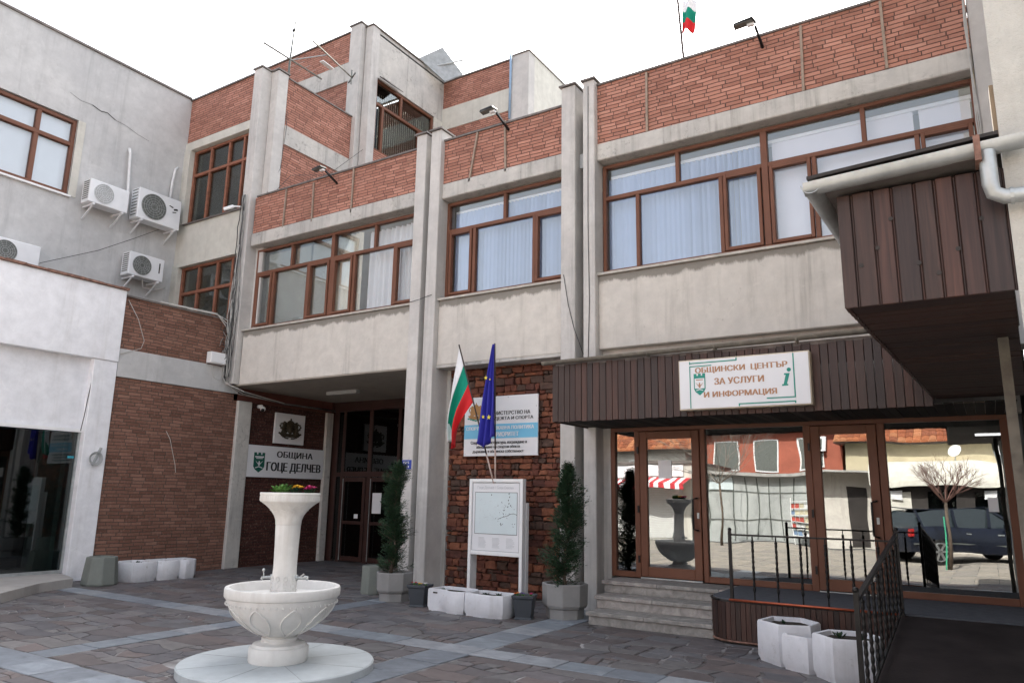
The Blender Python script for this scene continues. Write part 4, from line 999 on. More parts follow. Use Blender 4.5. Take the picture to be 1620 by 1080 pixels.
# ---- white painted concrete planters
def planter_poly(poly, h, label, group, soil=.045, inset=.045, loc=None):
    cx = sum(p[0] for p in poly)/len(poly); cy = sum(p[1] for p in poly)/len(poly)
    t = thing('white_planter', (cx,cy,0), label, 'planter', group); n = len(poly)
    def off(p, d):
        L = math.hypot(p[0]-cx,p[1]-cy); return (p[0]-(p[0]-cx)/L*d, p[1]-(p[1]-cy)/L*d)
    rows = [[(*off(p,.02),0) for p in poly],[(*off(p,.015),.03) for p in poly],[(*off(p,-.004),.06) for p in poly],[(*off(p,-.004),h*.6) for p in poly],[(*p,h-.015) for p in poly],[(*off(p,.012),h) for p in poly],[(*off(p,inset),h-.003) for p in poly],[(*off(p,inset+.01),h-soil) for p in poly]]
    m = MB(); m.add([q for r in rows for q in r], [(j*n+k,j*n+(k+1)%n,(j+1)*n+(k+1)%n,(j+1)*n+k) for j in range(7) for k in range(n)]+[tuple(range(n))[::-1]])
    m.build('tub', M_pcon, t, smooth='auto'); MB().prism([off(p,inset+.008) for p in poly], h-soil-.02, h-soil+.002).build('soil', M_soil, t)
    return t, cx, cy
def wavy(x0, y0, L, D, rot, amp=.05, n=10, ph=0, cham=.07):
    pts = []
    for k in range(n+1):
        u = k/n; pts.append((u*L, -amp*math.sin(u*PI*2+ph)*(1 if amp else 0)))
    pts[0] = (0,cham*.3+0); 
    pts += [(L,D-cham),(L-cham,D),(cham,D),(0,D-cham)]
    c, s_ = math.cos(rot), math.sin(rot); return [(x0+p[0]*c-p[1]*s_, y0+p[0]*s_+p[1]*c) for p in pts]
gw = 'white planters in front of the map board'
t, a, b = planter_poly(wavy(-6.90,8.70,.66,.42,-.04,.055,12,PI), .30, 'longer white planter with wavy front below the map board', gw)
leafy(a-.12,b,.262,.06,.05,14,'small green plant in the longer white planter','seedling',M_leaf); leafy(a+.16,b,.262,.05,.04,10,'sparse seedling at right in the longer white planter','seedling',M_leaf)
t, a, b = planter_poly([(-6.21,8.66),(-5.75,8.60),(-5.60,8.67),(-5.56,8.80),(-5.62,9.04),(-6.15,9.06),(-6.24,9.0)], .30, 'shorter white planter with cut corners beside the dark pot', gw)
leafy(a-.1,b,.262,.06,.05,14,'green plant at left in the shorter white planter','seedling',M_leaf); leafy(a+.1,b,.262,.06,.06,14,'green plant at right in the shorter white planter','seedling',M_leaf)
gl_ = 'white planters along the brown brick wall'
def facet(cx, cy, r, n=6, rot=0, sx=1, sy=1): return [(cx+sx*r*math.cos(rot+2*PI*k/n), cy+sy*r*math.sin(rot+2*PI*k/n)) for k in range(n)]
t, a, b = planter_poly([(-13.38,7.93),(-13.10,7.80),(-12.86,7.90),(-12.80,8.18),(-12.84,8.30),(-12.86,8.36),(-13.30,8.36),(-13.42,8.2)], .34, 'white planter nearest the shop along the brown brick wall', gl_)
leafy(a,b,.30,.09,.05,14,'low green plant in the white planter nearest the shop','seedling',M_leaf)
t, a, b = planter_poly([(-12.87,8.38),(-12.78,8.50),(-12.78,8.66),(-12.82,8.78),(-13.3,8.78),(-13.34,8.42)], .34, 'middle white planter along the brown brick wall', gl_)
t, a, b = planter_poly([(-12.84,8.80),(-12.76,8.88),(-12.76,9.06),(-12.86,9.16),(-13.25,9.16),(-13.32,8.84)], .34, 'white planter nearest the porch along the brown brick wall', gl_)
leafy(a,b,.30,.08,.04,12,'low green plant in the white planter nearest the porch','seedling',M_leaf)
gr_ = 'white planters before the entrance platform'
t, a, b = planter_poly([(-2.16,8.20),(-1.90,7.98),(-1.62,8.10),(-1.58,8.40),(-1.80,8.62),(-2.10,8.55)], .40, 'tall white planter at left before the platform', gr_)
leafy(a-.05,b,.36,.08,.05,8,'wilted sprig in the tall left white planter','seedling',M_leaf)
t, a, b = planter_poly([(-1.86,7.94),(-1.60,7.82),(-1.45,7.95),(-1.48,8.12),(-1.60,8.16),(-1.86,8.02)], .33, 'small low white planter squeezed between two taller ones', gr_)
t, a, b = planter_poly([(-1.55,7.80),(-1.33,7.56),(-1.00,7.66),(-.95,7.95),(-1.15,8.18),(-1.46,8.10)], .39, 'tall white planter nearest the ramp railing', gr_)
leafy(a-.08,b,.35,.07,.07,16,'green sprig at left in the planter by the ramp','seedling',M_leaf); leafy(a+.1,b+.03,.35,.07,.07,16,'green sprig at right in the planter by the ramp','seedling',M_leaf)

# ---- litter bins
def bin_(cx, cy, r0, r1, h, label, n=8):
    t = thing('litter_bin', (cx,cy,0), label, 'bin', 'concrete litter bins'); m = MB()
    rs = [(r0*.95,0),(r0,.03),(r1,h-.01),(r1*.98,h),(r1*.84,h),(r1*.80,h-.2)]
    vs = [(*p,z) for r,z in rs for p in octo(cx,cy,r)]
    m.add(vs, [tuple(range(8))[::-1],tuple(range(40,48))]+[(j*8+k,j*8+(k+1)%8,(j+1)*8+(k+1)%8,(j+1)*8+k) for j in range(5) for k in range(8)])
    m.build('body', M_bin, t, bevel=.008); MB().prism(octo(cx,cy,r1*.81), h-.19, h-.18).build('liner', M_dark, t)
bin_(-12.97,7.40,.29,.245,.47,'green grey octagonal concrete bin beside the white shop pillar')
bin_(-8.68,9.50,.20,.19,.45,'small grey concrete bin left of the porch conifer')

# ---- map board on two legs
bo = thing('map_board', (-6.62,10.0,0), 'white town map board on two legs before the rubble wall', 'notice board')
BX0, BX1, BZ0, BZ1, BY = -7.125, -6.11, .69, 1.865, 10.0
m = MB()
for a, b in ((BX0,BX0+.055),(BX1-.055,BX1)): m.box(a,b,BY-.03,BY+.06,0 if 1 else 0,BZ1)
m1 = MB().box(BX0,BX0+.055,BY-.03,BY+.07,0,BZ1); m1.build('leg', M_wht, bo, bevel=.004)
MB().box(BX1-.055,BX1,BY-.03,BY+.07,0,BZ1).build('leg', M_wht, bo, bevel=.004)
MB().box(BX1-.04,BX1+.005,BY+.08,BY+.16,0,1.50).build('back_brace', M_wht, bo, bevel=.004)
MB().box(BX0+.005,BX0+.05,BY+.08,BY+.16,0,1.50).build('back_brace', M_wht, bo, bevel=.004)
fm = MB(); fm.box(BX0+.055,BX1-.055,BY-.03,BY+.02,BZ1-.05,BZ1); fm.box(BX0+.055,BX1-.055,BY-.03,BY+.02,BZ0,BZ0+.055); fm.build('frame', M_wht, bo, bevel=.004)
B(BX0+.055,BX1-.055,BY-.012,BY+.01,BZ0+.055,BZ1-.05).build('panel', M_sign, bo)
F = frame_of((BX0+.055,BY-.0155,BZ0+.055),(1,0,0),(0,0,1)); W = BX1-BX0-.11; H_ = BZ1-BZ0-.105
mp = MB(); rect(mp, F, .06,.27,W-.05,H_-.16); mp.build('map_sheet', M_pmap, bo)
F2 = frame_of((BX0+.055,BY-.0175,BZ0+.055),(1,0,0),(0,0,1)); ln = MB()
line(ln, F2, [(.06,.27),(W-.05,.27),(W-.05,H_-.16),(.06,H_-.16),(.06,.27)], .006); line(ln, F2, [(.012,.012),(W-.012,.012),(W-.012,H_-.012),(.012,H_-.012),(.012,.012)], .004)
rr = random.Random(3)
line(ln, F2, [(.5,.50),(.58,.53),(.66,.55),(.74,.585),(.80,.59),(.85,.57)], .006)
for k in range(26):
    x = .62+rr.gauss(0,.09); y = .60+rr.gauss(0,.09); d = rr.uniform(.008,.02); line(ln, F2, [(x,y),(x+d*rr.uniform(-1,1),y+d)], .006)
for x, y in ((.70,.88),(.71,.83),(.69,.78),(.70,.73),(.73,.70),(.68,.68),(.37,.86),(.55,.42),(.56,.40)): line(ln, F2, [(x,y),(x+.006,y+.022)], .012)
ln.build('map_lines', M_ink, bo)
tx = MB(); text(tx, 'Гоце Делчев / Gotse Delchev', F2, .10, H_-.115, W-.12, H_-.06, .01); tx.build('title', M_lgrey, bo)
gx = MB()
for k in range(40):
    x = rr.uniform(.15,.6); y = rr.uniform(.4,.8); line(gx, F2, [(x,y),(x+rr.uniform(-.05,.05),y+rr.uniform(-.03,.03))], .003)
for c in (.14,.40,.66):
    for r_ in range(9): line(gx, F2, [(c,.21-.018*r_),(c+rr.uniform(.10,.16),.21-.018*r_)], .006)
gx.build('small_print', M_lgrey, bo)

# ---- flags standing in the board
def cloth(name, poleA, poleB, endA, endB, mats, label, group, fold=.05, nu=24, nv=26, colf=None, extra=None, pw=.5, rad=.0125, split=.4, y0=0, squeeze=0):
    t = thing(name, (poleB[0],poleB[1],poleB[2]), label, 'flag', group)
    A = Vector(poleA[:3]); Bp = Vector(poleB[:3]); mid = Bp+(A-Bp)*split
    MB().tube([Bp,mid], rad*1.1, 8).build('staff_foot', M_polew, t, smooth=True)
    MB().tube([mid,A+(A-Bp).normalized()*.03], rad, 8).build('staff', M_pole, t, smooth=True)
    m = MB(); P_ = {}
    for i in range(nu+1):
        for j in range(nv+1): P_[i,j] = extra(i/nu, j/nv)
    for i in range(nu):
        for j in range(nv):
            m.cm = colf((i+.5)/nu, (j+.5)/nv); m.v += []; n = len(m.v)
            m.v += [P_[i,j],P_[i+1,j],P_[i+1,j+1],P_[i,j+1]]; m.f.append((n,n+1,n+2,n+3)); m.mi.append(m.cm)
    o = m.build('cloth', mats, t, smooth=True)
    md = o.modifiers.new('weld','WELD'); md.merge_threshold = .0008
    sm = o.modifiers.new('thickness','SOLIDIFY'); sm.thickness = .003
    return t
YB = 9.98
pa = Vector((-7.337,9.86,4.06)); pb = Vector((-6.66,YB,1.80))
def bgf(u, v):
    h = pa+(pb-pa)*(u*.42)                                    # hoist edge on the staff
    ex = -7.47+.11*u; ez = 2.47-.06*u-.22*max(0,(u-.66))      # lower end of the drooping cloth
    e = Vector((ex, 9.84, ez)); s = v**.85; p = h.lerp(e, s)
    p.x += -.07*math.sin(PI*v)*(1-u*.6)+.035*math.sin(u*PI*3.2+1)*v**.6
    p.x += -(u-.5)*.06*math.sin(PI*v)
    p.y += .065*math.sin(u*PI*5.2)*min(1,v*3)-.06*math.sin(PI*v); p.z += -.05*math.sin(PI*v)
    return p
cloth('national_flag', pa, pb, None, None, [M_fw,M_fg,M_fr], 'white green red flag drooping from the staff leaning left on the board', 'flags on the map board', colf=lambda u,v: 0 if u < .333 else 1 if u < .667 else 2, extra=bgf, split=.20)
qa = Vector((-6.645,9.90,4.02)); qb = Vector((-6.635,YB+.01,1.80))
def euf(u, v):
    k = u**.8; xl = qa.x-.015-.21*k; xr = qa.x+.02+.065*u
    zb = 2.42-.11*math.sin(min(1,v/.6)*PI/2) if v < .35 else 2.325+.205*((v-.35)/.65)
    x = xl+(xr-xl)*v+.012*math.sin(u*9+v*3)*u
    return Vector((x, 9.86-(.012+.045*min(1,u*1.6))*math.sin(v*PI*4.6+u*1.5)-.03*u, 4.03+(zb-4.03)*u))
t = cloth('european_flag', qa, qb, None, None, [M_fb], 'dark blue flag with gold stars hanging from the upright staff on the board', 'flags on the map board', colf=lambda u,v: 0, extra=euf, split=.24)
stm = MB()
for (x,z,r) in ((-6.735,3.47,.038),(-6.655,3.44,.02),(-6.77,2.84,.034),(-6.66,2.83,.045)):
    star(stm, frame_of((x,9.795,z),(1,0,0),(0,0,1)), 0, 0, r)
stm.build('gold_stars', M_star, t)
rfA = Vector((-3.60,10.6,9.75)); rfB = Vector((-3.506,10.6,8.0))
def rff(u, v):
    x = -3.595+.02+.24*v+.01*u; z = 9.70-.58*u-.09*v-.03*math.sin(v*PI*2.5+u*2)
    return Vector((x+.05*(1-u), 10.6+.04*math.sin(v*PI*3+u), z))
t = thing('rooftop_flag', (-3.506,10.6,8.0), 'small white green red flag on a thin pole above the roof', 'flag')
MB().tube([(-3.506,10.6,8.0),(-3.64,10.6,10.2)], .021, 6).build('pole', M_pole, t)
m = MB(); m2 = 12
for i in range(12):
    for j in range(m2):
        m.cm = min(2, i//4); q = [rff(a/12, b/m2) for a, b in ((i,j),(i+1,j),(i+1,j+1),(i,j+1))]; n = len(m.v); m.v += q; m.f.append((n,n+1,n+2,n+3)); m.mi.append(m.cm)
o = m.build('cloth', [M_fw,M_fg,M_fr], t, smooth=True); o.modifiers.new('weld','WELD'); o.modifiers.new('thickness','SOLIDIFY').thickness = .003

# ---- municipal shield and state emblem
def shield(mb_list, F, w_, h, mats, parent, name='emblem'):
    """castle topped shield: outline, band, bird, hill"""
    g_ = MB(); pts = [(0,h),(0,h*.30),(w_*.12,h*.16),(w_*.5,0),(w_*.88,h*.16),(w_,h*.30),(w_,h)]
    for k in range(5):
        pass
    top = []; 
    for k in range(4, -1, -1): top += [(w_*(k*.2+.16),h),(w_*(k*.2+.16),h*.93),(w_*(k*.2+.04),h*.93),(w_*(k*.2+.04),h)] if k in (3,1) else []
    poly(g_, F, [(0,h*.82),(0,h*.3),(w_*.14,h*.16),(w_*.5,0),(w_*.86,h*.16),(w_,h*.3),(w_,h*.82)])
    rect(g_, F, 0,h*.82,w_,h*.90)
    for k in (0,.375,.75): rect(g_, F, w_*k,h*.90,w_*(k+.25),h)
    o = g_.build(name, mats[0], parent); O, U, V = F; N = U.cross(V)*.002; F2 = (O+N, U, V)
    w2 = MB(); poly(w2, F2, [(w_*.08,h*.78),(w_*.08,h*.32),(w_*.5,h*.30),(w_*.92,h*.32),(w_*.92,h*.78)]); w2.build('emblem_field', mats[1], parent)
    F3 = (O+N*2, U, V); b = MB(); rect(b, F3, w_*.2,h*.69,w_*.8,h*.73)
    poly(b, F3, [(w_*.14,h*.60),(w_*.42,h*.46),(w_*.42,h*.40),(w_*.3,h*.48)]); poly(b, F3, [(w_*.86,h*.60),(w_*.58,h*.46),(w_*.58,h*.40),(w_*.7,h*.48)])
    poly(b, F3, [(w_*.42,h*.46),(w_*.46,h*.58),(w_*.54,h*.58),(w_*.58,h*.46),(w_*.56,h*.34),(w_*.44,h*.34)]); b.build('emblem_bird', mats[2], parent)
    c = MB(); line(c, F3, [(w_*.2,h*.22),(w_*.5,h*.27),(w_*.8,h*.22)], h*.035); c.build('emblem_hill', mats[1], parent)
def state_arms(F, w_, h, mat_d, mat_c, parent, relief=True):
    """crowned shield between two upright lions standing on oak branches with a ribbon"""
    O, U, V = F; N = U.cross(V)
    def S_(m, u, v, a, b, d=.02): 
        c = O+U*u+V*v+N*d*.3; vs = []
        for k in range(12): vs.append(c+U*a*math.cos(k*PI/6)+V*b*math.sin(k*PI/6))
        vs2 = [c+(p-c)*.6+N*d for p in vs]; m.add(vs+vs2, [tuple(range(12,24))]+[(k,(k+1)%12,12+(k+1)%12,12+k) for k in range(12)])
    m = MB(); d = .02 if relief else .003; rr = random.Random(4)
    S_(m,w_*.5,h*.50,w_*.14,h*.19,d); S_(m,w_*.5,h*.47,w_*.09,h*.13,d*1.5)
    for k in range(5): S_(m,w_*(.40+.05*k),h*(.76+.05*math.sin(k*PI/4)),w_*.035,h*.05,d)
    S_(m,w_*.5,h*.88,w_*.03,h*.05,d); S_(m,w_*.5,h*.24,w_*.34,h*.08,d*.5); S_(m,w_*.30,h*.50,w_*.13,h*.22,d*.4); S_(m,w_*.70,h*.50,w_*.13,h*.22,d*.4); S_(m,w_*.5,h*.66,w_*.17,h*.14,d*.6)
    for s_ in (-1,1):
        q = lambda u: w_*(.5+s_*u)
        for (u,v,a,b) in ((.20,.70,.065,.07),(.25,.60,.07,.10),(.27,.47,.075,.09),(.24,.36,.05,.08),(.32,.33,.04,.07),(.17,.56,.05,.025),(.17,.46,.05,.025),(.37,.52,.03,.05),(.40,.60,.035,.05),(.36,.68,.04,.035),(.15,.73,.035,.025),(.24,.76,.05,.035),(.30,.70,.04,.04)): S_(m,q(u),h*v,w_*a,h*b,d*rr.uniform(.7,1.2))
        for k in range(8): S_(m,q(.06+.05*k),h*(.20+.012*k+.03*(k%2)),w_*.045,h*.04,d)
        for k in range(5): S_(m,q(.08+.06*k),h*(.12+.012*k*k*.5),w_*.04,h*.03,d)
    m.build('state_emblem', mat_d, parent)
# entrance name sign, on the porch side wall (facing right)
sg = thing('town_hall_sign', (-13.72,10.75,1.9), 'long white sign with green shield and black town hall lettering in the porch', 'sign')
B(-13.80,-13.735,10.78,13.05,1.92,2.62).build('board', M_sign, sg, bevel=.004)
F = frame_of((-13.730,10.78,1.92),(0,1,0),(0,0,1))
tx = MB(); text(tx, 'ОБЩИНА', F, .83,.43,1.90,.60,.055); text(tx, 'ГОЦЕ ДЕЛЧЕВ', F, .56,.11,2.17,.345,.055); tx.build('lettering', M_ink, sg)
shield(None, frame_of((-13.730,10.97,2.02),(0,1,0),(0,0,1)), .30,.44, (M_dgreen,M_dgreen,M_sign), sg)
wb = MB(); F = frame_of((-13.724,10.97,2.02),(0,1,0),(0,0,1)); rect(wb, F, .03,.33,.27,.36); line(wb, F, [(.05,.10),(.15,.13),(.25,.10)], .02); wb.build('emblem_band', M_sign, sg)
em = thing('state_emblem_plaque', (-13.74,11.9,2.7), 'pale square plaque with dark bronze lion emblem above the porch sign', 'plaque')
B(-13.80,-13.745,11.50,12.38,2.70,3.40).build('plate', M_signb, em, bevel=.004)
state_arms(frame_of((-13.743,11.56,2.76),(0,1,0),(0,0,1)), .76,.58, M_gold, M_gold, em)
# service centre light box
ls = thing('service_centre_sign', (-2.4,8.97,2.65), 'white light box sign with brown letters and green border on the canopy', 'sign')
SX0, SX1, SZ0, SZ1 = -3.16, -1.60, 2.675, 3.30
B(SX0,SX1,8.86,8.985,SZ0,SZ1).build('box', M_signf, ls, bevel=.006); B(SX0+.015,SX1-.015,8.852,8.862,SZ0+.015,SZ1-.015).build('face_panel', M_sign, ls)
F = frame_of((SX0,8.849,SZ0),(1,0,0),(0,0,1)); W = SX1-SX0; H_ = SZ1-SZ0
tx = MB(); text(tx,'ОБЩИНСКИ  ЦЕНТЪР',F,W*.14,H_*.70,W*.84,H_*.80+.02,.055); text(tx,'ЗА УСЛУГИ',F,W*.29,H_*.47,W*.665,H_*.60,.055); text(tx,'И ИНФОРМАЦИЯ',F,W*.205,H_*.21,W*.755,H_*.345,.055)
tx.build('lettering', M_brown, ls)
gm = MB(); line(gm, F, [(W*.095,H_*.03),(W*.095,H_*.86),(W*.27,H_*.86)], .012); line(gm, F, [(W*.095,H_*.90),(W*.095,H_*.96),], .012); line(gm, F, [(W*.095,H_*.925),(W*.465,H_*.925),(W*.465,H_*.975)], .014)
line(gm, F, [(W*.885,H_*.97),(W*.885,H_*.155),(W*.68,H_*.155)], .014); line(gm, F, [(W*.885,H_*.04),(W*.885,H_*.075),(W*.475,H_*.075),(W*.475,H_*.03)], .014)
poly(gm, F, [(W*.795,H_*.37),(W*.84,H_*.37),(W*.84,H_*.40),(W*.832,H_*.40),(W*.855,H_*.60),(W*.815,H_*.60),(W*.813,H_*.57),(W*.825,H_*.57),(W*.808,H_*.40),(W*.797,H_*.40)]); disc(gm, F, W*.850,H_*.665,.024,14)
gm.build('green_marks', M_green, ls)
shield(None, frame_of((SX0+W*.125,8.849,SZ0+H_*.28),(1,0,0),(0,0,1)), .145,.27, (M_green,M_sign,M_brown), ls)
# ministry sign on the rubble wall
ms = thing('ministry_sign', (-6.9,10.5,2.25), 'white and blue ministry of sport sign behind the flags on the rubble wall', 'sign')
MX0, MX1, MZ0, MZ1 = -7.645, -6.16, 2.262, 3.27
B(MX0,MX1,10.50,10.525,MZ0,MZ1).build('board', M_sign, ms)
F = frame_of((MX0,10.498,MZ0),(1,0,0),(0,0,1)); W = MX1-MX0; H_ = MZ1-MZ0
bl = MB(); rect(bl, F, 0,H_*.29,W,H_*.53); bl.build('blue_band', M_blueb, ms)
F = frame_of((MX0,10.495,MZ0),(1,0,0),(0,0,1))
tx = MB(); text(tx,'МИНИСТЕРСТВО НА',F,W*.33,H_*.68,W*.90,H_*.745,.045); text(tx,'МЛАДЕЖТА И СПОРТА',F,W*.30,H_*.585,W*.94,H_*.65,.045)
text(tx,'Спортна инфраструктура, изграждане и',F,W*.10,H_*.185,W*.86,H_*.25,.045); text(tx,'обновяване на спортни обекти',F,W*.18,H_*.115,W*.77,H_*.175,.045); text(tx,'държавна и общинска собственост',F,W*.13,H_*.04,W*.82,H_*.10,.045)
tx.build('lettering', M_ink, ms)
tx = MB(); text(tx,'СПОРТЪТ - ДЪРЖАВНА ПОЛИТИКА',F,W*.03,H_*.425,W*.95,H_*.495,.055); text(tx,'И ПРИОРИТЕТ',F,W*.35,H_*.32,W*.75,H_*.395,.055); tx.build('white_lettering', M_sign, ms)
state_arms(frame_of((MX0+.06,10.499,MZ0+H_*.56),(1,0,0),(0,0,1)), .36,.38, plain('ochre_print',(.42,.22,.08),.6), None, ms, False)
gb = MB(); F = frame_of((MX0,10.493,MZ0),(1,0,0),(0,0,1))
for k in range(7): disc(gb, F, .09+.05*k, H_*.60+.012*abs(k-3), .028, 8, .014)
gb.build('green_branch', M_green, ms)
sk = MB()
for x, z in ((MX0+.03,MZ1-.03),(MX1-.03,MZ1-.2),(MX0+.9,MZ1-.03),(MX0+.03,MZ0+.03)): sk.box(x-.006,x+.006,10.49,10.5,z-.006,z+.006)
sk.build('fixing_screws', M_galv, ms)
hn = thing('house_number_plate', (-8.6,10.09,2.1), 'small blue enamel number plate on the porch pillar', 'sign')
B(-8.675,-8.47,10.092,10.099,2.03,2.19).build('plate', M_navy, hn)
tx = MB(); F9 = frame_of((-8.675,10.0905,2.03),(1,0,0),(0,0,1)); [rect(tx, F9, .03+.035*i, .025+.07*j, .05+.035*i, .065+.07*j) for i in range(4) for j in range(2)]; tx.build('numeral', M_sign, hn)

# ---- air conditioners on the grey wall (plane x = -16.37)
def ac(y0, y1, z0, z1, label, grill, fr_=.5):
    t = thing('air_conditioner', (-16.2,(y0+y1)/2,z0), label, 'air conditioner', 'air conditioner outdoor units on the grey wall')
    X1 = -15.95; X0 = -16.27
    MB().box(X0,X1,y0,y1,z0,z1).build('casing', M_acw, t, bevel=.012)
    cy_ = y0+(y1-y0)*.36; cz_ = (z0+z1)/2; r = min((z1-z0)*.42,(y1-y0)*.30)
    g_ = MB(); vs = [(X1+.004,cy_+r*math.cos(k*PI/16),cz_+r*math.sin(k*PI/16)) for k in range(32)]; g_.face(vs); g_.build('fan_opening', M_dgrill if grill else M_lgrill, t)
    h = MB()
    for q in (.98,.8,.62,.44,.26): h.tube([(X1+.012,cy_+r*q*math.cos(k*PI/12),cz_+r*q*math.sin(k*PI/12)) for k in range(25)], .0045, 5)
    for k in range(12): a = k*PI/6; h.bar((X1+.010,cy_+.04*math.cos(a),cz_+.04*math.sin(a)),(X1+.010,cy_+r*math.cos(a),cz_+r*math.sin(a)),.005,.005)
    h.build('fan_guard', M_lgrill if grill else M_acw, t)
    s_ = MB()
    for k in range(9): z = z0+.08+k*(z1-z0-.14)/8; s_.box(X0+.05,X1-.05,y0-.004,y0+.001,z,z+.025)
    s_.build('side_louvres', M_dgrill, t)
    for yy in (y0+.1,y1-.14):
        b = MB(); b.box(-16.37,X1+.02,yy,yy+.04,z0-.05,z0-.01); b.bar((-16.36,yy+.02,z0-.30),(X1-.03,yy+.02,z0-.05),.03,.03); b.build('bracket', M_acw, t)
    return t
t = ac(7.80,8.68,7.72,8.25,'pale gridded air conditioner nearest the grey building window', False)
t = ac(8.90,9.97,7.72,8.46,'largest air conditioner with dark fan beside the brick bay', True)
mk = MB(); F = frame_of((-15.944,9.55,8.05),(0,1,0),(0,0,1)); poly(mk, F, [(.10,.20),(.20,.17),(.22,.20),(.12,.22)]); poly(mk, F, [(.24,.12),(.34,.15),(.32,.19),(.22,.16)]); poly(mk, F, [(.2,.06),(.3,.08),(.3,.1),(.2,.08)]); mk.build('brand_mark', M_ink, t)
t = ac(8.87,9.71,6.36,6.90,'lower air conditioner with dark fan above the brick wing roof', True)
mk = MB(); F = frame_of((-15.944,9.5,6.45),(0,1,0),(0,0,1)); rect(mk, F, .08,.10,.11,.34); mk.build('brand_mark', M_ink, t)
t = ac(6.02,7.02,5.90,6.42,'air conditioner half hidden behind the white shop roof', True)
for pts, lb in (([(-16.3,8.72,9.42),(-16.27,8.74,9.30),(-16.27,8.80,8.4),(-16.27,8.78,8.05),(-16.27,8.70,7.93),(-16.25,8.60,7.9)],'bent white refrigerant pipe beside the pale air conditioner'),([(-16.3,9.98,9.43),(-16.27,9.90,9.36),(-16.27,9.86,9.0),(-16.27,9.85,8.45)],'short white refrigerant pipe above the largest air conditioner'),([(-16.3,10.0,6.35),(-16.27,9.7,6.22),(-16.2,9.4,6.2),(-16.1,9.3,6.36)],'thin looped white pipe under the lower air conditioner')):
    tag(MB().tube(pts, .032 if 'looped' not in lb else .012, 8).build('refrigerant_pipe', M_pipe, None, smooth=True), lb, 'pipe')
tag(MB().tube([(-16.2,6.9,6.0),(-16.25,7.22,6.2),(-16.25,8.3,6.78),(-16.25,9.1,7.32),(-16.3,9.78,7.80)], .006, 5).build('wall_cable', M_dark), 'thin black cable crossing the grey wall below the air conditioners', 'cable')

# ---- junction box, cctv, floodlights
jb = thing('junction_box', (-13.7,9.75,4.3), 'white junction box on the plaster band beside the cable bundle', 'junction box')
B(-13.77,-13.62,9.56,9.95,4.25,4.49).build('housing', M_wht, jb, bevel=.008); B(-13.625,-13.615,9.58,9.93,4.27,4.47).build('lid', M_acw, jb, bevel=.004)
cc = thing('dome_camera', (-13.6,11.0,3.4), 'small white dome camera under the porch ceiling', 'camera')
MB().tube([(-13.79,11.02,3.48),(-13.68,11.02,3.48)], .04, 12).build('mount', M_wht, cc); MB().sphere((-13.63,11.02,3.42), .06, 14, 9).build('dome', M_wht, cc, smooth=True); MB().sphere((-13.60,10.99,3.39), .04, 12, 8).build('lens_cover', M_black, cc, smooth=True)
cc = thing('bullet_camera', (-13.95,9.95,7.85), 'white security camera mounted on the corner pillar of the brick bay', 'camera')
MB().bar((-14.02,9.78,7.82),(-13.90,9.95,7.93),.07,.07).build('body', M_wht, cc, bevel=.01); MB().bar((-13.90,9.95,7.93),(-13.80,10.1,7.95),.03,.03).build('bracket', M_wht, cc)
def flood(x, y, z, label, s=1, dr=1):
    t = thing('floodlight', (x,y,z), label, 'floodlight', 'black floodlights on parapet arms')
    MB().bar((x+.14*s,10.3,z-.22),(x+.12*s,y+.04,z-.02),.035,.035).build('arm', M_black, t)
    m = MB(); m.prism([(x-.17*s,y-.08),(x+.13*s,y-.12),(x+.15*s,y+.04),(x-.18*s,y+.06)], z+.015, z+.055, .92); m.build('lamp_head', M_black, t, bevel=.006)
    MB().prism([(x-.16*s,y-.085),(x+.11*s,y-.10),(x+.12*s,y+.025),(x-.15*s,y+.04)], z+.008, z+.016).build('lens', M_dgrill, t)
    MB().box(x+.02,x+.12,y-.03,y+.02,z-.03,z+.01).build('junction', M_wht, t)
flood(-2.35,9.85,8.33,'black floodlight raised above the long right hand parapet',1)
flood(-6.80,9.80,8.19,'black floodlight in front of the middle bay parapet',1)
flood(-11.05,9.85,8.10,'black floodlight in front of the left bay parapet',1)

# ---- television aerials on one mast, solar panel
an = thing('television_mast', (-13.49,10.8,8.2), 'leaning mast with two aerial booms rising beside the corner pillars', 'antenna')
MB().tube([(-13.49,10.8,8.2),(-13.47,10.8,11.95),(-13.37,10.8,12.95)], [.026,.026,.022], 7).build('mast', M_dgrill, an, smooth=True)
MB().sphere((-13.41,10.8,12.72), .05, 8, 6, 1, 1, .8).build('mast_clamp', M_black, an)
MB().bar((-13.46,10.0,11.95),(-13.45,11.82,11.95),.03,.03).build('boom', M_oldg, an)
e = MB()
for k in range(9):
    y = 10.05+k*.20; L = .30-.015*k; e.tube([(-13.46-L,y,11.965),(-13.46+L,y,11.965)], .0035, 5)
e.build('elements', M_lgrill, an)
MB().bar((-12.40,10.55,11.95),(-12.72,12.14,11.95),.03,.03).build('boom', M_oldg, an); MB().bar((-13.46,10.8,11.93),(-12.52,11.1,11.93),.02,.02).build('cross_arm', M_lgrill, an)
MB().bar((-12.86,11.25,11.96),(-12.87,11.62,11.94),.12,.02).build('balun_box', M_wht, an)
e = MB(); e.bar((-12.50,12.05,11.95),(-12.98,12.3,11.95),.03,.03); e.bar((-12.72,12.14,11.75),(-12.72,12.14,12.15),.025,.025); e.build('reflector', M_dgrill, an)
so_l = thing('solar_panel', (-12.6,15.6,14.0), 'tilted grey solar panel on the penthouse roof edge', 'solar panel')
a, b, c = Vector((-12.94,14.95,14.10)), Vector((-12.60,15.6,14.70)), Vector((-12.34,16.3,14.11)); d = Vector((-12.555,15.7,13.62))
n_ = (b-a).cross(d-a).normalized()*.02; m = MB()
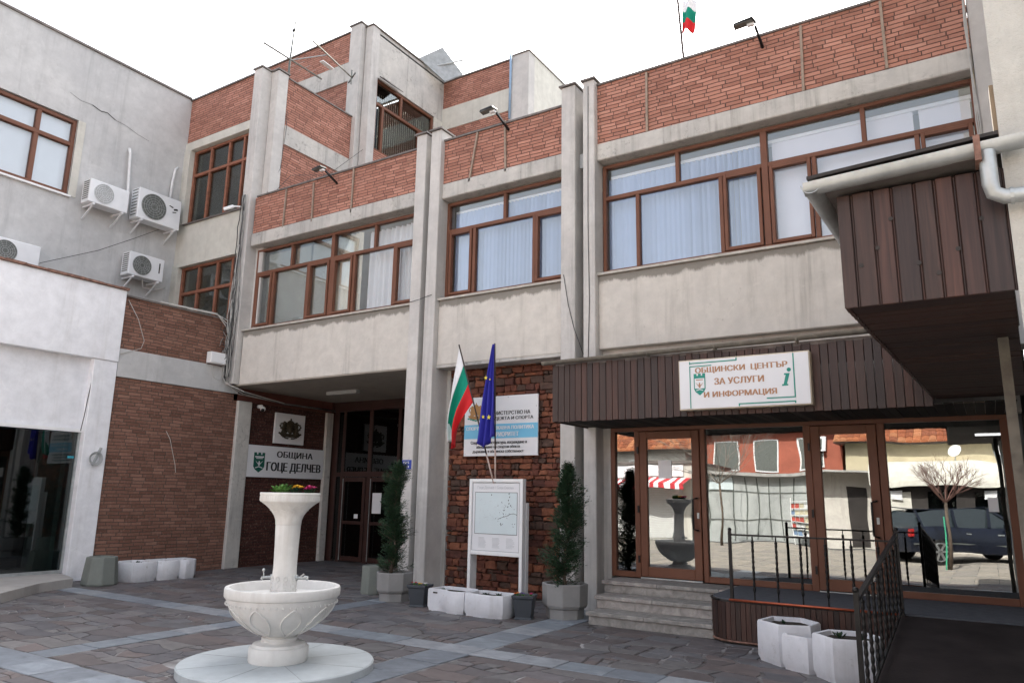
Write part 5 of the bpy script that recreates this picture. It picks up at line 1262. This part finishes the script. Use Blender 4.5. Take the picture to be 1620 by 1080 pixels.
m.add([a-n_,b-n_,c-n_,d-n_,a+n_,b+n_,c+n_,d+n_],[(0,1,2,3),(7,6,5,4),(0,4,5,1),(1,5,6,2),(2,6,7,3),(3,7,4,0)]); m.build('glazed_panel', M_solar, so_l)
m = MB(); m.bar(a+n_*1.5,b+n_*1.5,.03,.03); m.bar(b+n_*1.5,c+n_*1.5,.03,.03); m.bar(c+n_*1.5,d+n_*1.5,.03,.03); m.bar(d+n_*1.5,a+n_*1.5,.03,.03); m.bar((a+d)/2+n_*1.6,(b+c)/2+n_*1.6+(b-a)*.0,.025,.02)
for k in (.25,.5,.75): m.bar(a+(d-a)*k+n_*1.4,b+(c-b)*k+n_*1.4,.012,.01); m.bar(a+(b-a)*k+n_*1.4,d+(c-d)*k+n_*1.4,.012,.01)
m.build('frame', M_galv, so_l); MB().tube([(-12.9,15.2,13.9),(-12.2,16.2,14.5)], .025, 6).build('support', M_galv, so_l)

# ---- cable bundle down the corner pillars
cb = thing('cable_bundle', (-13.7,10.05,3.9), 'tangled bundle of grey cables down the corner pillars beside the brick wing', 'cables')
M_cab = [plain('grey_cable',(.28,.28,.27),.6), plain('dark_cable',(.05,.05,.05),.6), plain('pale_cable',(.45,.44,.42),.6)]
rr = random.Random(8)
for k in range(17):
    x = -13.70+rr.uniform(-.07,.09); pts = []; zt = rr.choice([8.2,8.3,7.0,7.8,6.2,8.2]); amp = rr.uniform(.01,.06); ph = rr.uniform(0,6)
    n = 22
    for i in range(n+1):
        z = zt+(4.0-zt)*i/n; sp = 1.0 if z > 6 else 1.6
        pts.append((x+amp*sp*math.sin(z*1.3+ph)+rr.uniform(-.01,.01), 10.07-rr.uniform(0,.03)-.02*k/17-(.05*max(0,5.8-z)*(k%3)*.35), z))
    if k < 8: pts += [(-13.62,10.0,3.86),(-13.5+rr.uniform(-.1,.1),10.3,3.72-rr.uniform(0,.06)),(-13.6,11.6,3.62-rr.uniform(0,.05)),(-13.6,13.2,3.62-rr.uniform(0,.06))]
    MB().tube(pts, rr.choice([.006,.008,.011]), 5).build('cable', M_cab[k%3], cb, smooth=True)
for k in range(6):   # loops that swing out from the pillar
    z0 = rr.uniform(4.3,5.8); r = rr.uniform(.1,.28); cy_ = 9.95; pts = [(-13.68+rr.uniform(-.05,.05)-.02+r*.7*math.sin(t*PI/9)*(1 if k%2 else -1), cy_-.02*k, z0+.25-r*2.2*math.sin(t*PI/18)+t*.01) for t in range(19)]
    MB().tube(pts, .006, 5).build('cable', M_cab[k%2], cb, smooth=True)
for k in range(3):   # runs from the wing roof into the bundle
    MB().tube([(-13.77,9.0-.3*k,5.31),(-13.76,9.7,5.33+.01*k),(-13.72,9.95,5.25-.08*k),(-13.7,10.02,4.7)], .012, 6).build('cable', M_cab[2], cb, smooth=True)
for pts, lb in (([(-13.79,7.75,5.2),(-13.72,7.95,4.85),(-13.72,8.12,4.45),(-13.76,8.1,4.3),(-13.76,7.7,4.12)],'loose pale cable hanging on the brick wing next to the shop corner'),
                ([(-13.68,9.62,4.22),(-13.66,9.7,3.95),(-13.66,9.85,3.9),(-13.66,9.95,4.05),(-13.66,9.92,4.2)],'cable loop hanging under the white junction box'),
                ([(-13.44,10.8,11.2),(-13.2,10.65,10.0),(-13.30,10.66,9.0),(-13.33,10.35,8.25)],'thin aerial cable hanging beside the corner pillar'),
                ([(-12.72,12.7,10.2),(-12.95,11.8,9.2),(-13.2,10.9,8.9),(-13.28,10.5,8.3)],'thin cable sagging from penthouse pillar to corner pillar'),
                ([(-8.66,10.085,5.05),(-8.4,10.04,5.06),(-8.2,10.085,5.12),(-8.1,10.15,5.16)],'thin cable strung across the paired pillars below the windows'),
                ([(-5.47,10.09,5.1),(-5.38,10.08,4.6),(-5.28,10.09,4.2),(-5.1,10.2,3.6)],'thin cable drooping down the pillar left of the canopy'),
                ([(-5.02,10.09,8.3),(-5.03,10.09,6),(-5.01,10.09,4.6),(-5.04,10.09,3.55)],'thin cable running straight down the pillar beside the right hand windows')):
    tag(MB().tube(pts, .006, 5).build('loose_cable', M_cab[1] if 'thin' in lb else M_cab[2], None, smooth=True), lb, 'cable')
wv = MB()
for k in range(3): wv.tube([(.30+.02*k,10.07,9.2),(.31-.012*k,10.06,7.5),(.29+.02*k,10.08,6.2),(.33,10.08,5.0)], .008, 5)
tag(wv.build('wall_cables', M_cab[2]), 'pale cables running down the right end pillar of the town hall', 'cables')

# ================================================================ THE STREET BEHIND THE VIEWER (seen in the door glass)
def roof_tiles(mb, x0, x1, y0, z0, y1, z1, tw=.22, n=14):
    x = x0
    while x < x1:
        for k in range(n):
            a, b = k/n, (k+1)/n; ya, yb = y0+(y1-y0)*a, y0+(y1-y0)*b; za, zb = z0+(z1-z0)*a, z0+(z1-z0)*b; j = R.uniform(0,.015)
            mb.add([(x,ya,za+.03+j),(x+tw*.5,ya,za+.07+j),(x+tw*.96,ya,za+.03+j),(x,yb,zb+.0),(x+tw*.5,yb,zb+.04),(x+tw*.96,yb,zb+.0),(x,ya,za-.01),(x+tw*.96,ya,za-.01)],[(0,1,4,3),(1,2,5,4),(6,7,2,0,1)][:2]+[(6,7,2,1,0)])
        x += tw
M_shutter = plain('white_shutter', (.66,.66,.64), .5, 0, .06, 5, .1); M_redw = plain('orange_red_wall', (.36,.11,.07), .85, 0, .15, 3, .3)
M_gpanel = plain('grey_metal_panel', (.42,.44,.43), .5, .1, .1, 2, .1); M_redst = plain('awning_red', (.5,.04,.05), .8, 0, .05, 3, .1); M_ochre = plain('ochre_wall', (.55,.48,.33), .9, 0, .12, 2, .2)
YS = -9.0
a_ = thing('awning_shop', (-12,YS,0), 'small shop with white roller shutter and red striped awning across the street', 'building')
B(-15.5,-10.2,YS-5,YS,0,3.0).build('wall', M_cream, a_); B(-15.6,-10.1,YS-5.1,YS+.1,3.0,3.12).build('roof', M_cap, a_)
m = MB(); z = .1
while z < 1.95: m.box(-14.6,-10.6,YS+.01,YS+.03+.012,z,z+.07); z += .085
m.build('roller_shutter', M_shutter, a_)
m = MB()
for k in range(24): 
    m.cm = k%2; x = -15+.2*k; m.add([(x,YS+.02,2.45),(x+.2,YS+.02,2.45),(x+.2,YS+1.0,2.18),(x,YS+1.0,2.18),(x,YS+1.0,1.98),(x+.2,YS+1.0,1.98)],[(0,1,2,3),(3,2,5,4)]); m.mi[-2:] = [m.cm]*2
m.build('awning', [M_fw,M_redst], a_)
B(-14.8,-10.5,YS+.02,YS+.08,2.5,2.95).build('shop_board', M_sign, a_)
g_ = thing('grey_kiosk_row', (-8,YS,0), 'row of grey panelled kiosks across the street', 'building')
B(-10.1,-5.6,YS-4,YS,0,2.6).build('wall', M_gpanel, g_); B(-10.2,-5.5,YS-4.1,YS+.35,2.6,2.72).build('roof', M_tin, g_)
m = MB()
for k in range(10): x = -10.05+.48*k; m.box(x-.02,x+.02,YS+.001,YS+.03,.05,2.55)
for z in (.8,1.9): m.box(-10.05,-5.65,YS+.001,YS+.025,z-.02,z+.02)
m.build('panel_rails', M_dgrill, g_); B(-9.5,-8.6,YS+.03,YS+.05,1.95,2.5).build('poster', M_pmap, g_)
k_ = thing('corner_shop', (-4.4,YS,0), 'corner shop with dark door, tin edge roof and magazine racks across the street', 'building')
B(-5.5,-3.6,YS-4,YS-.3,0,2.7).build('wall', M_spand, k_); m = MB(); x = -5.6
while x < -3.5: m.box(x,x+.06,YS-4,YS+.5,2.62+.015*(int(x*20)%2),2.70); x += .06
m.build('tin_roof', M_tin, k_); B(-4.4,-3.8,YS-.32,YS-.28,.05,2.1).build('door', M_dark, k_)
rk = thing('magazine_rack', (-5.9,YS+.7,0), 'wire magazine rack standing before the kiosks across the street', 'rack')
for x in (-6.2,-5.6): MB().box(x-.012,x+.012,YS+.6,YS+.63,0,1.7).build('post', M_wht, rk)
m = MB()
for z in (.3,.55,.8,1.05,1.3,1.55): m.box(-6.2,-5.6,YS+.6,YS+.75,z,z+.015)
m.build('shelf', M_wht, rk)
m = MB(); rr = random.Random(2)
for z in (.32,.57,.82,1.07,1.32):
    for k in range(4): m.box(-6.17+.14*k,-6.05+.14*k,YS+.64,YS+.66,z,z+.17)
m.build('magazines', islands('magazine_covers',[(.5,.1,.08),(.6,.55,.4),(.2,.3,.45),(.7,.7,.7)],.5), rk)
w_h = thing('white_fascia_shops', (1,-8,0), 'long shopfront under a wide white curved fascia across the street', 'building')
B(-3.4,9,-13,-8.3,0,2.15).build('wall', M_dark, w_h)
m = MB(); N=8
vs = []
for x in (-3.5,9):
    for k in range(N+1): t = k/N*PI/2; vs.append((x,-8.0-.75*(1-math.cos(t))*1.1,2.15+.85*math.sin(t)))
m.add(vs, [(k,k+1,N+2+k,N+1+k) for k in range(N)]); m.box(-3.5,9,-13,-8.8,2.9,3.0); m.build('fascia', M_cream, w_h)
for k in range(9): B(-3.1+1.3*k,-2.3+1.3*k,-8.30,-8.28,.1,2.0).build('shop_window', M_glassS if k%3 else M_cream, w_h)
B(-3.4,9,-8.32,-8.25,.0,.35).build('plinth', M_spand, w_h)
for k in range(4): B(-2.9+2.7*k,-2.55+2.7*k,-8.28,-8.2,1.75,2.05).build('price_notice', M_sign, w_h)
def house(x0, x1, y0, y1, h, rh, wall, label, wins=True, name='tiled_house'):
    t = thing(name, ((x0+x1)/2,y1,0), label, 'house')
    B(x0,x1,y0,y1,0,h).build('wall', wall, t); m = MB(); roof_tiles(m, x0-.4,x1+.4,y1+.5,h-.1,(y0+y1)/2,h+rh,.26,12); roof_tiles(m, x0-.4,x1+.4,y0-.5,h-.1,(y0+y1)/2,h+rh,.26,12); m.build('roof', M_tile, t)
    B(x0-.4,x1+.4,y0-.4,y1+.4,h-.16,h-.10).build('eaves', M_cap, t)
    if wins:
        n = int((x1-x0)/1.9)
        for k in range(n):
            x = x0+.7+1.9*k
            f = MB(); f.box(x-.06,x+1.06,y1,y1+.05,h-1.9,h-.55); f.build('window', M_wht, t); B(x,x+1.0,y1+.05,y1+.06,h-1.84,h-.61).build('shutter_pane', M_dgrill, t)
    return t
house(-11.6,-5.2,-19,-14.5,4.9,1.9,M_redw,'orange red house with clay tile roof above the kiosks')
house(-17.5,-12,-18,-13.5,4.0,1.6,M_cream,'pale low house with clay tile roof behind the awning shop')
house(-4.9,.3,-19,-13.2,4.1,2.0,M_ochre,'ochre house with steep clay tile roof behind the white fascia', False)
house(1.5,9,-19,-13.5,4.4,1.9,M_cream,'cream house with dark eaves at the end of the street')
a = thing('house_air_conditioner', (-6.3,-14.3,3.9), 'white air conditioner on the orange red house wall', 'air conditioner')
B(-6.7,-5.9,-14.5,-14.2,3.75,4.4).build('casing', M_acw, a); B(-6.6,-6.1,-14.2,-14.19,3.85,4.3).build('fan_opening', M_dgrill, a)
for (x,z,l) in ((-.9,3.35,'left'),(.6,3.35,'right')):
    t = thing('satellite_dish', (x,-8.9,3.0), f'round white satellite dish, the {l} of two on the curved fascia', 'satellite dish')
    MB().lathe([(.0,0),(.09,.01),(.17,.04),(.22,.07)], 0, 0, 20).build('dish', M_wht, None).name
    d = sc.objects[-1]; d.parent = t; d.location = (0,0,.35); d.rotation_euler = (math.radians(-65),0,.3); MB().tube([(x,-8.95,2.95),(x,-8.95,3.35)],.02,6).build('stand', M_galv, t)
# ---- bare street trees
def bare_tree(x, y, h, cr, label, seed, mat, stake=False):
    rr = random.Random(seed); t = thing('bare_tree', (x,y,0), label, 'tree', 'bare street trees')
    m = MB(); m.tube([(x,y,0),(x+.03,y,h*.5),(x+.01,y,h)], [.05,.04,.035], 8); m.build('trunk', M_bark, t, smooth=True)
    b = MB()
    def br(p, d, L, r, dep):
        q = p+d*L; mdl = p+d*L*.5+Vector((rr.uniform(-1,1),rr.uniform(-1,1),0))*L*.07; b.tube([p,mdl,q],[r,r*.8,r*.55],4,False)
        if dep == 0: return
        for k in range(3 if dep > 1 else 4):
            nd = (d+Vector((rr.uniform(-.75,.75),rr.uniform(-.75,.75),rr.uniform(-.15,.55)))).normalized(); br(p+d*L*rr.uniform(.55,1), nd, L*rr.uniform(.55,.85), r*.55, dep-1)
    for k in range(13):
        a = 2*PI*k/13+rr.uniform(-.2,.2); br(Vector((x+.01,y,h-.05)), Vector((math.cos(a),math.sin(a),rr.uniform(.35,1.3))).normalized(), cr*rr.uniform(.5,.7), .014, 3)
    b.build('crown', mat, t)
    if stake: MB().bar((x-.07,y+.03,0),(x-.05,y+.02,1.3),.03,.03).build('stake', plain('green_stake',(.05,.35,.2),.6), t)
M_twig = plain('reddish_twigs', (.17,.09,.075), .8, 0, .2, 9, .1); M_twg = plain('grey_twigs', (.22,.19,.16), .8, 0, .2, 9, .1)
bare_tree(-1.0,-1.6,1.7,.95,'young bare tree with green stake near the parked car',3,M_twig,True)
bare_tree(-8.5,-7.0,2.2,2.7,'larger bare tree in front of the grey kiosks',6,M_twg)
# ---- parked car (dark hatchback estate), built along +x then turned
car = thing('parked_car', (0,0,0), 'dark navy estate car parked across the street behind the viewer', 'car')
M_paint = plain('navy_car_paint', (.012,.016,.03), .18, .3, .05, 3, 0, .8); M_cgl = plain('car_glass', (.03,.04,.045), .05, 0, 0, 3, 0, .9); M_tyre = plain('tyre_rubber', (.02,.02,.02), .85)
M_rim = plain('alloy_wheel', (.5,.5,.5), .3, .8, .05, 9, 0)
sec = [(-2.05,.45,.62),(-2.08,.75,.72),(-1.95,1.0,.78),(-1.2,1.02,.82),(0,1.0,.83),(1.0,.95,.81),(1.75,.85,.76),(2.05,.68,.68),(2.1,.42,.6)]
def loft(rows, mb):
    n = len(rows[0]); mb.add([p for r in rows for p in r], [(i*n+k,i*n+(k+1)%n,(i+1)*n+(k+1)%n,(i+1)*n+k) for i in range(len(rows)-1) for k in range(n)]+[tuple(range(n))[::-1],tuple(range(len(rows)*n-n,len(rows)*n))])
rows = []
for x, zt, hw in [(-2.12,.62,.70),(-2.10,.90,.80),(-1.9,.98,.86),(-1.2,.97,.88),(0,.95,.89),(1.0,.93,.88),(1.7,.80,.83),(2.05,.66,.74),(2.15,.5,.62)]:
    rows.append([(x,-hw,.28),(x,-hw-.02,.5),(x,-hw,zt-.12),(x,-hw+.10,zt),(x,hw-.10,zt),(x,hw,zt-.12),(x,hw+.02,.5),(x,hw,.28)])
m = MB(); loft(rows, m); m.build('body', M_paint, car, smooth='auto', bevel=.02)
rows = []
for x, zt, hw in [(-2.0,.97,.74),(-1.75,1.38,.62),(-1.3,1.46,.62),(-.3,1.47,.63),(.25,1.42,.63),(1.05,.94,.74)]:
    rows.append([(x,-.78 if zt < 1.2 else -.76,.92),(x,-hw,zt),(x,hw,zt),(x,.78 if zt < 1.2 else .76,.92)])
m = MB(); loft(rows, m); m.build('windows', M_cgl, car, smooth='auto')
m = MB(); m.box(-1.8,.3,-.60,.60,1.462,1.49); m.build('roof', M_paint, car, bevel=.01)
for s_ in (-1,1):
    for xa, xb in ((-1.70,-1.82),(-.75,-.72),(.2,.3),(1.02,.30)): MB().bar((xa,s_*.80,.95),(xb,s_*.64,1.45),.07,.03,(0,1,0)).build('roof_pillar', M_paint, car)
    for x in (-1.3,1.35):
        wo = MB(); wo.tube([(x,s_*.70,.31),(x,s_*.90,.31)], .31, 24); w_o = wo.build('tyre', M_tyre, car, smooth='auto')
        r_ = MB(); r_.tube([(x,s_*.895,.31),(x,s_*.912,.31)], .06, 12)
        for k in range(6):
            a = k*PI/3; r_.bar((x,s_*.905,.31),(x+.2*math.cos(a),s_*.905,.31+.2*math.sin(a)),.05,.02,(0,1,0))
        r_.tube([(x+.21*math.cos(t*PI/12),s_*.905,.31+.21*math.sin(t*PI/12)) for t in range(25)], .016, 6); r_.build('rim', M_rim, w_o)
    MB().box(-2.13,-2.0,s_*.78-.07,s_*.78+.07,.72,.92).build('tail_light', plain('red_lamp',(.4,.02,.02),.2), car); MB().box(1.98,2.1,s_*.6-.12,s_*.6+.12,.55,.66).build('headlight', M_acw, car)
    MB().box(.55,.75,s_*.90-.05,s_*.90+.05,.92,1.03).build('mirror', M_paint, car)
    m = MB(); m.box(-.55,-.40,s_*.895-.01,s_*.895+.01,.78,.81); m.box(.35,.50,s_*.895-.01,s_*.895+.01,.78,.81); m.build('door_handle', M_galv, car)
    MB().box(-2.05,2.0,s_*.893-.012,s_*.893+.012,.50,.54).build('side_trim', M_dgrill, car)
for ch in car.children: pass
car.location = (-.75,-4.75,0); car.rotation_euler = (0,0,math.atan2(-1.72,2.35))

# overhead wires along the street
for i, (z, y) in enumerate(((4.6,-10.2),(4.9,-10.3),(5.3,-10.25))):
    tag(MB().tube([(-16+2*k, y, z-.35*math.sin(PI*k/13)) for k in range(14)], .012, 5).build('overhead_wire', M_black), ['lowest sagging wire strung along the street','middle sagging wire strung along the street','highest sagging wire strung along the street'][i], 'wire')
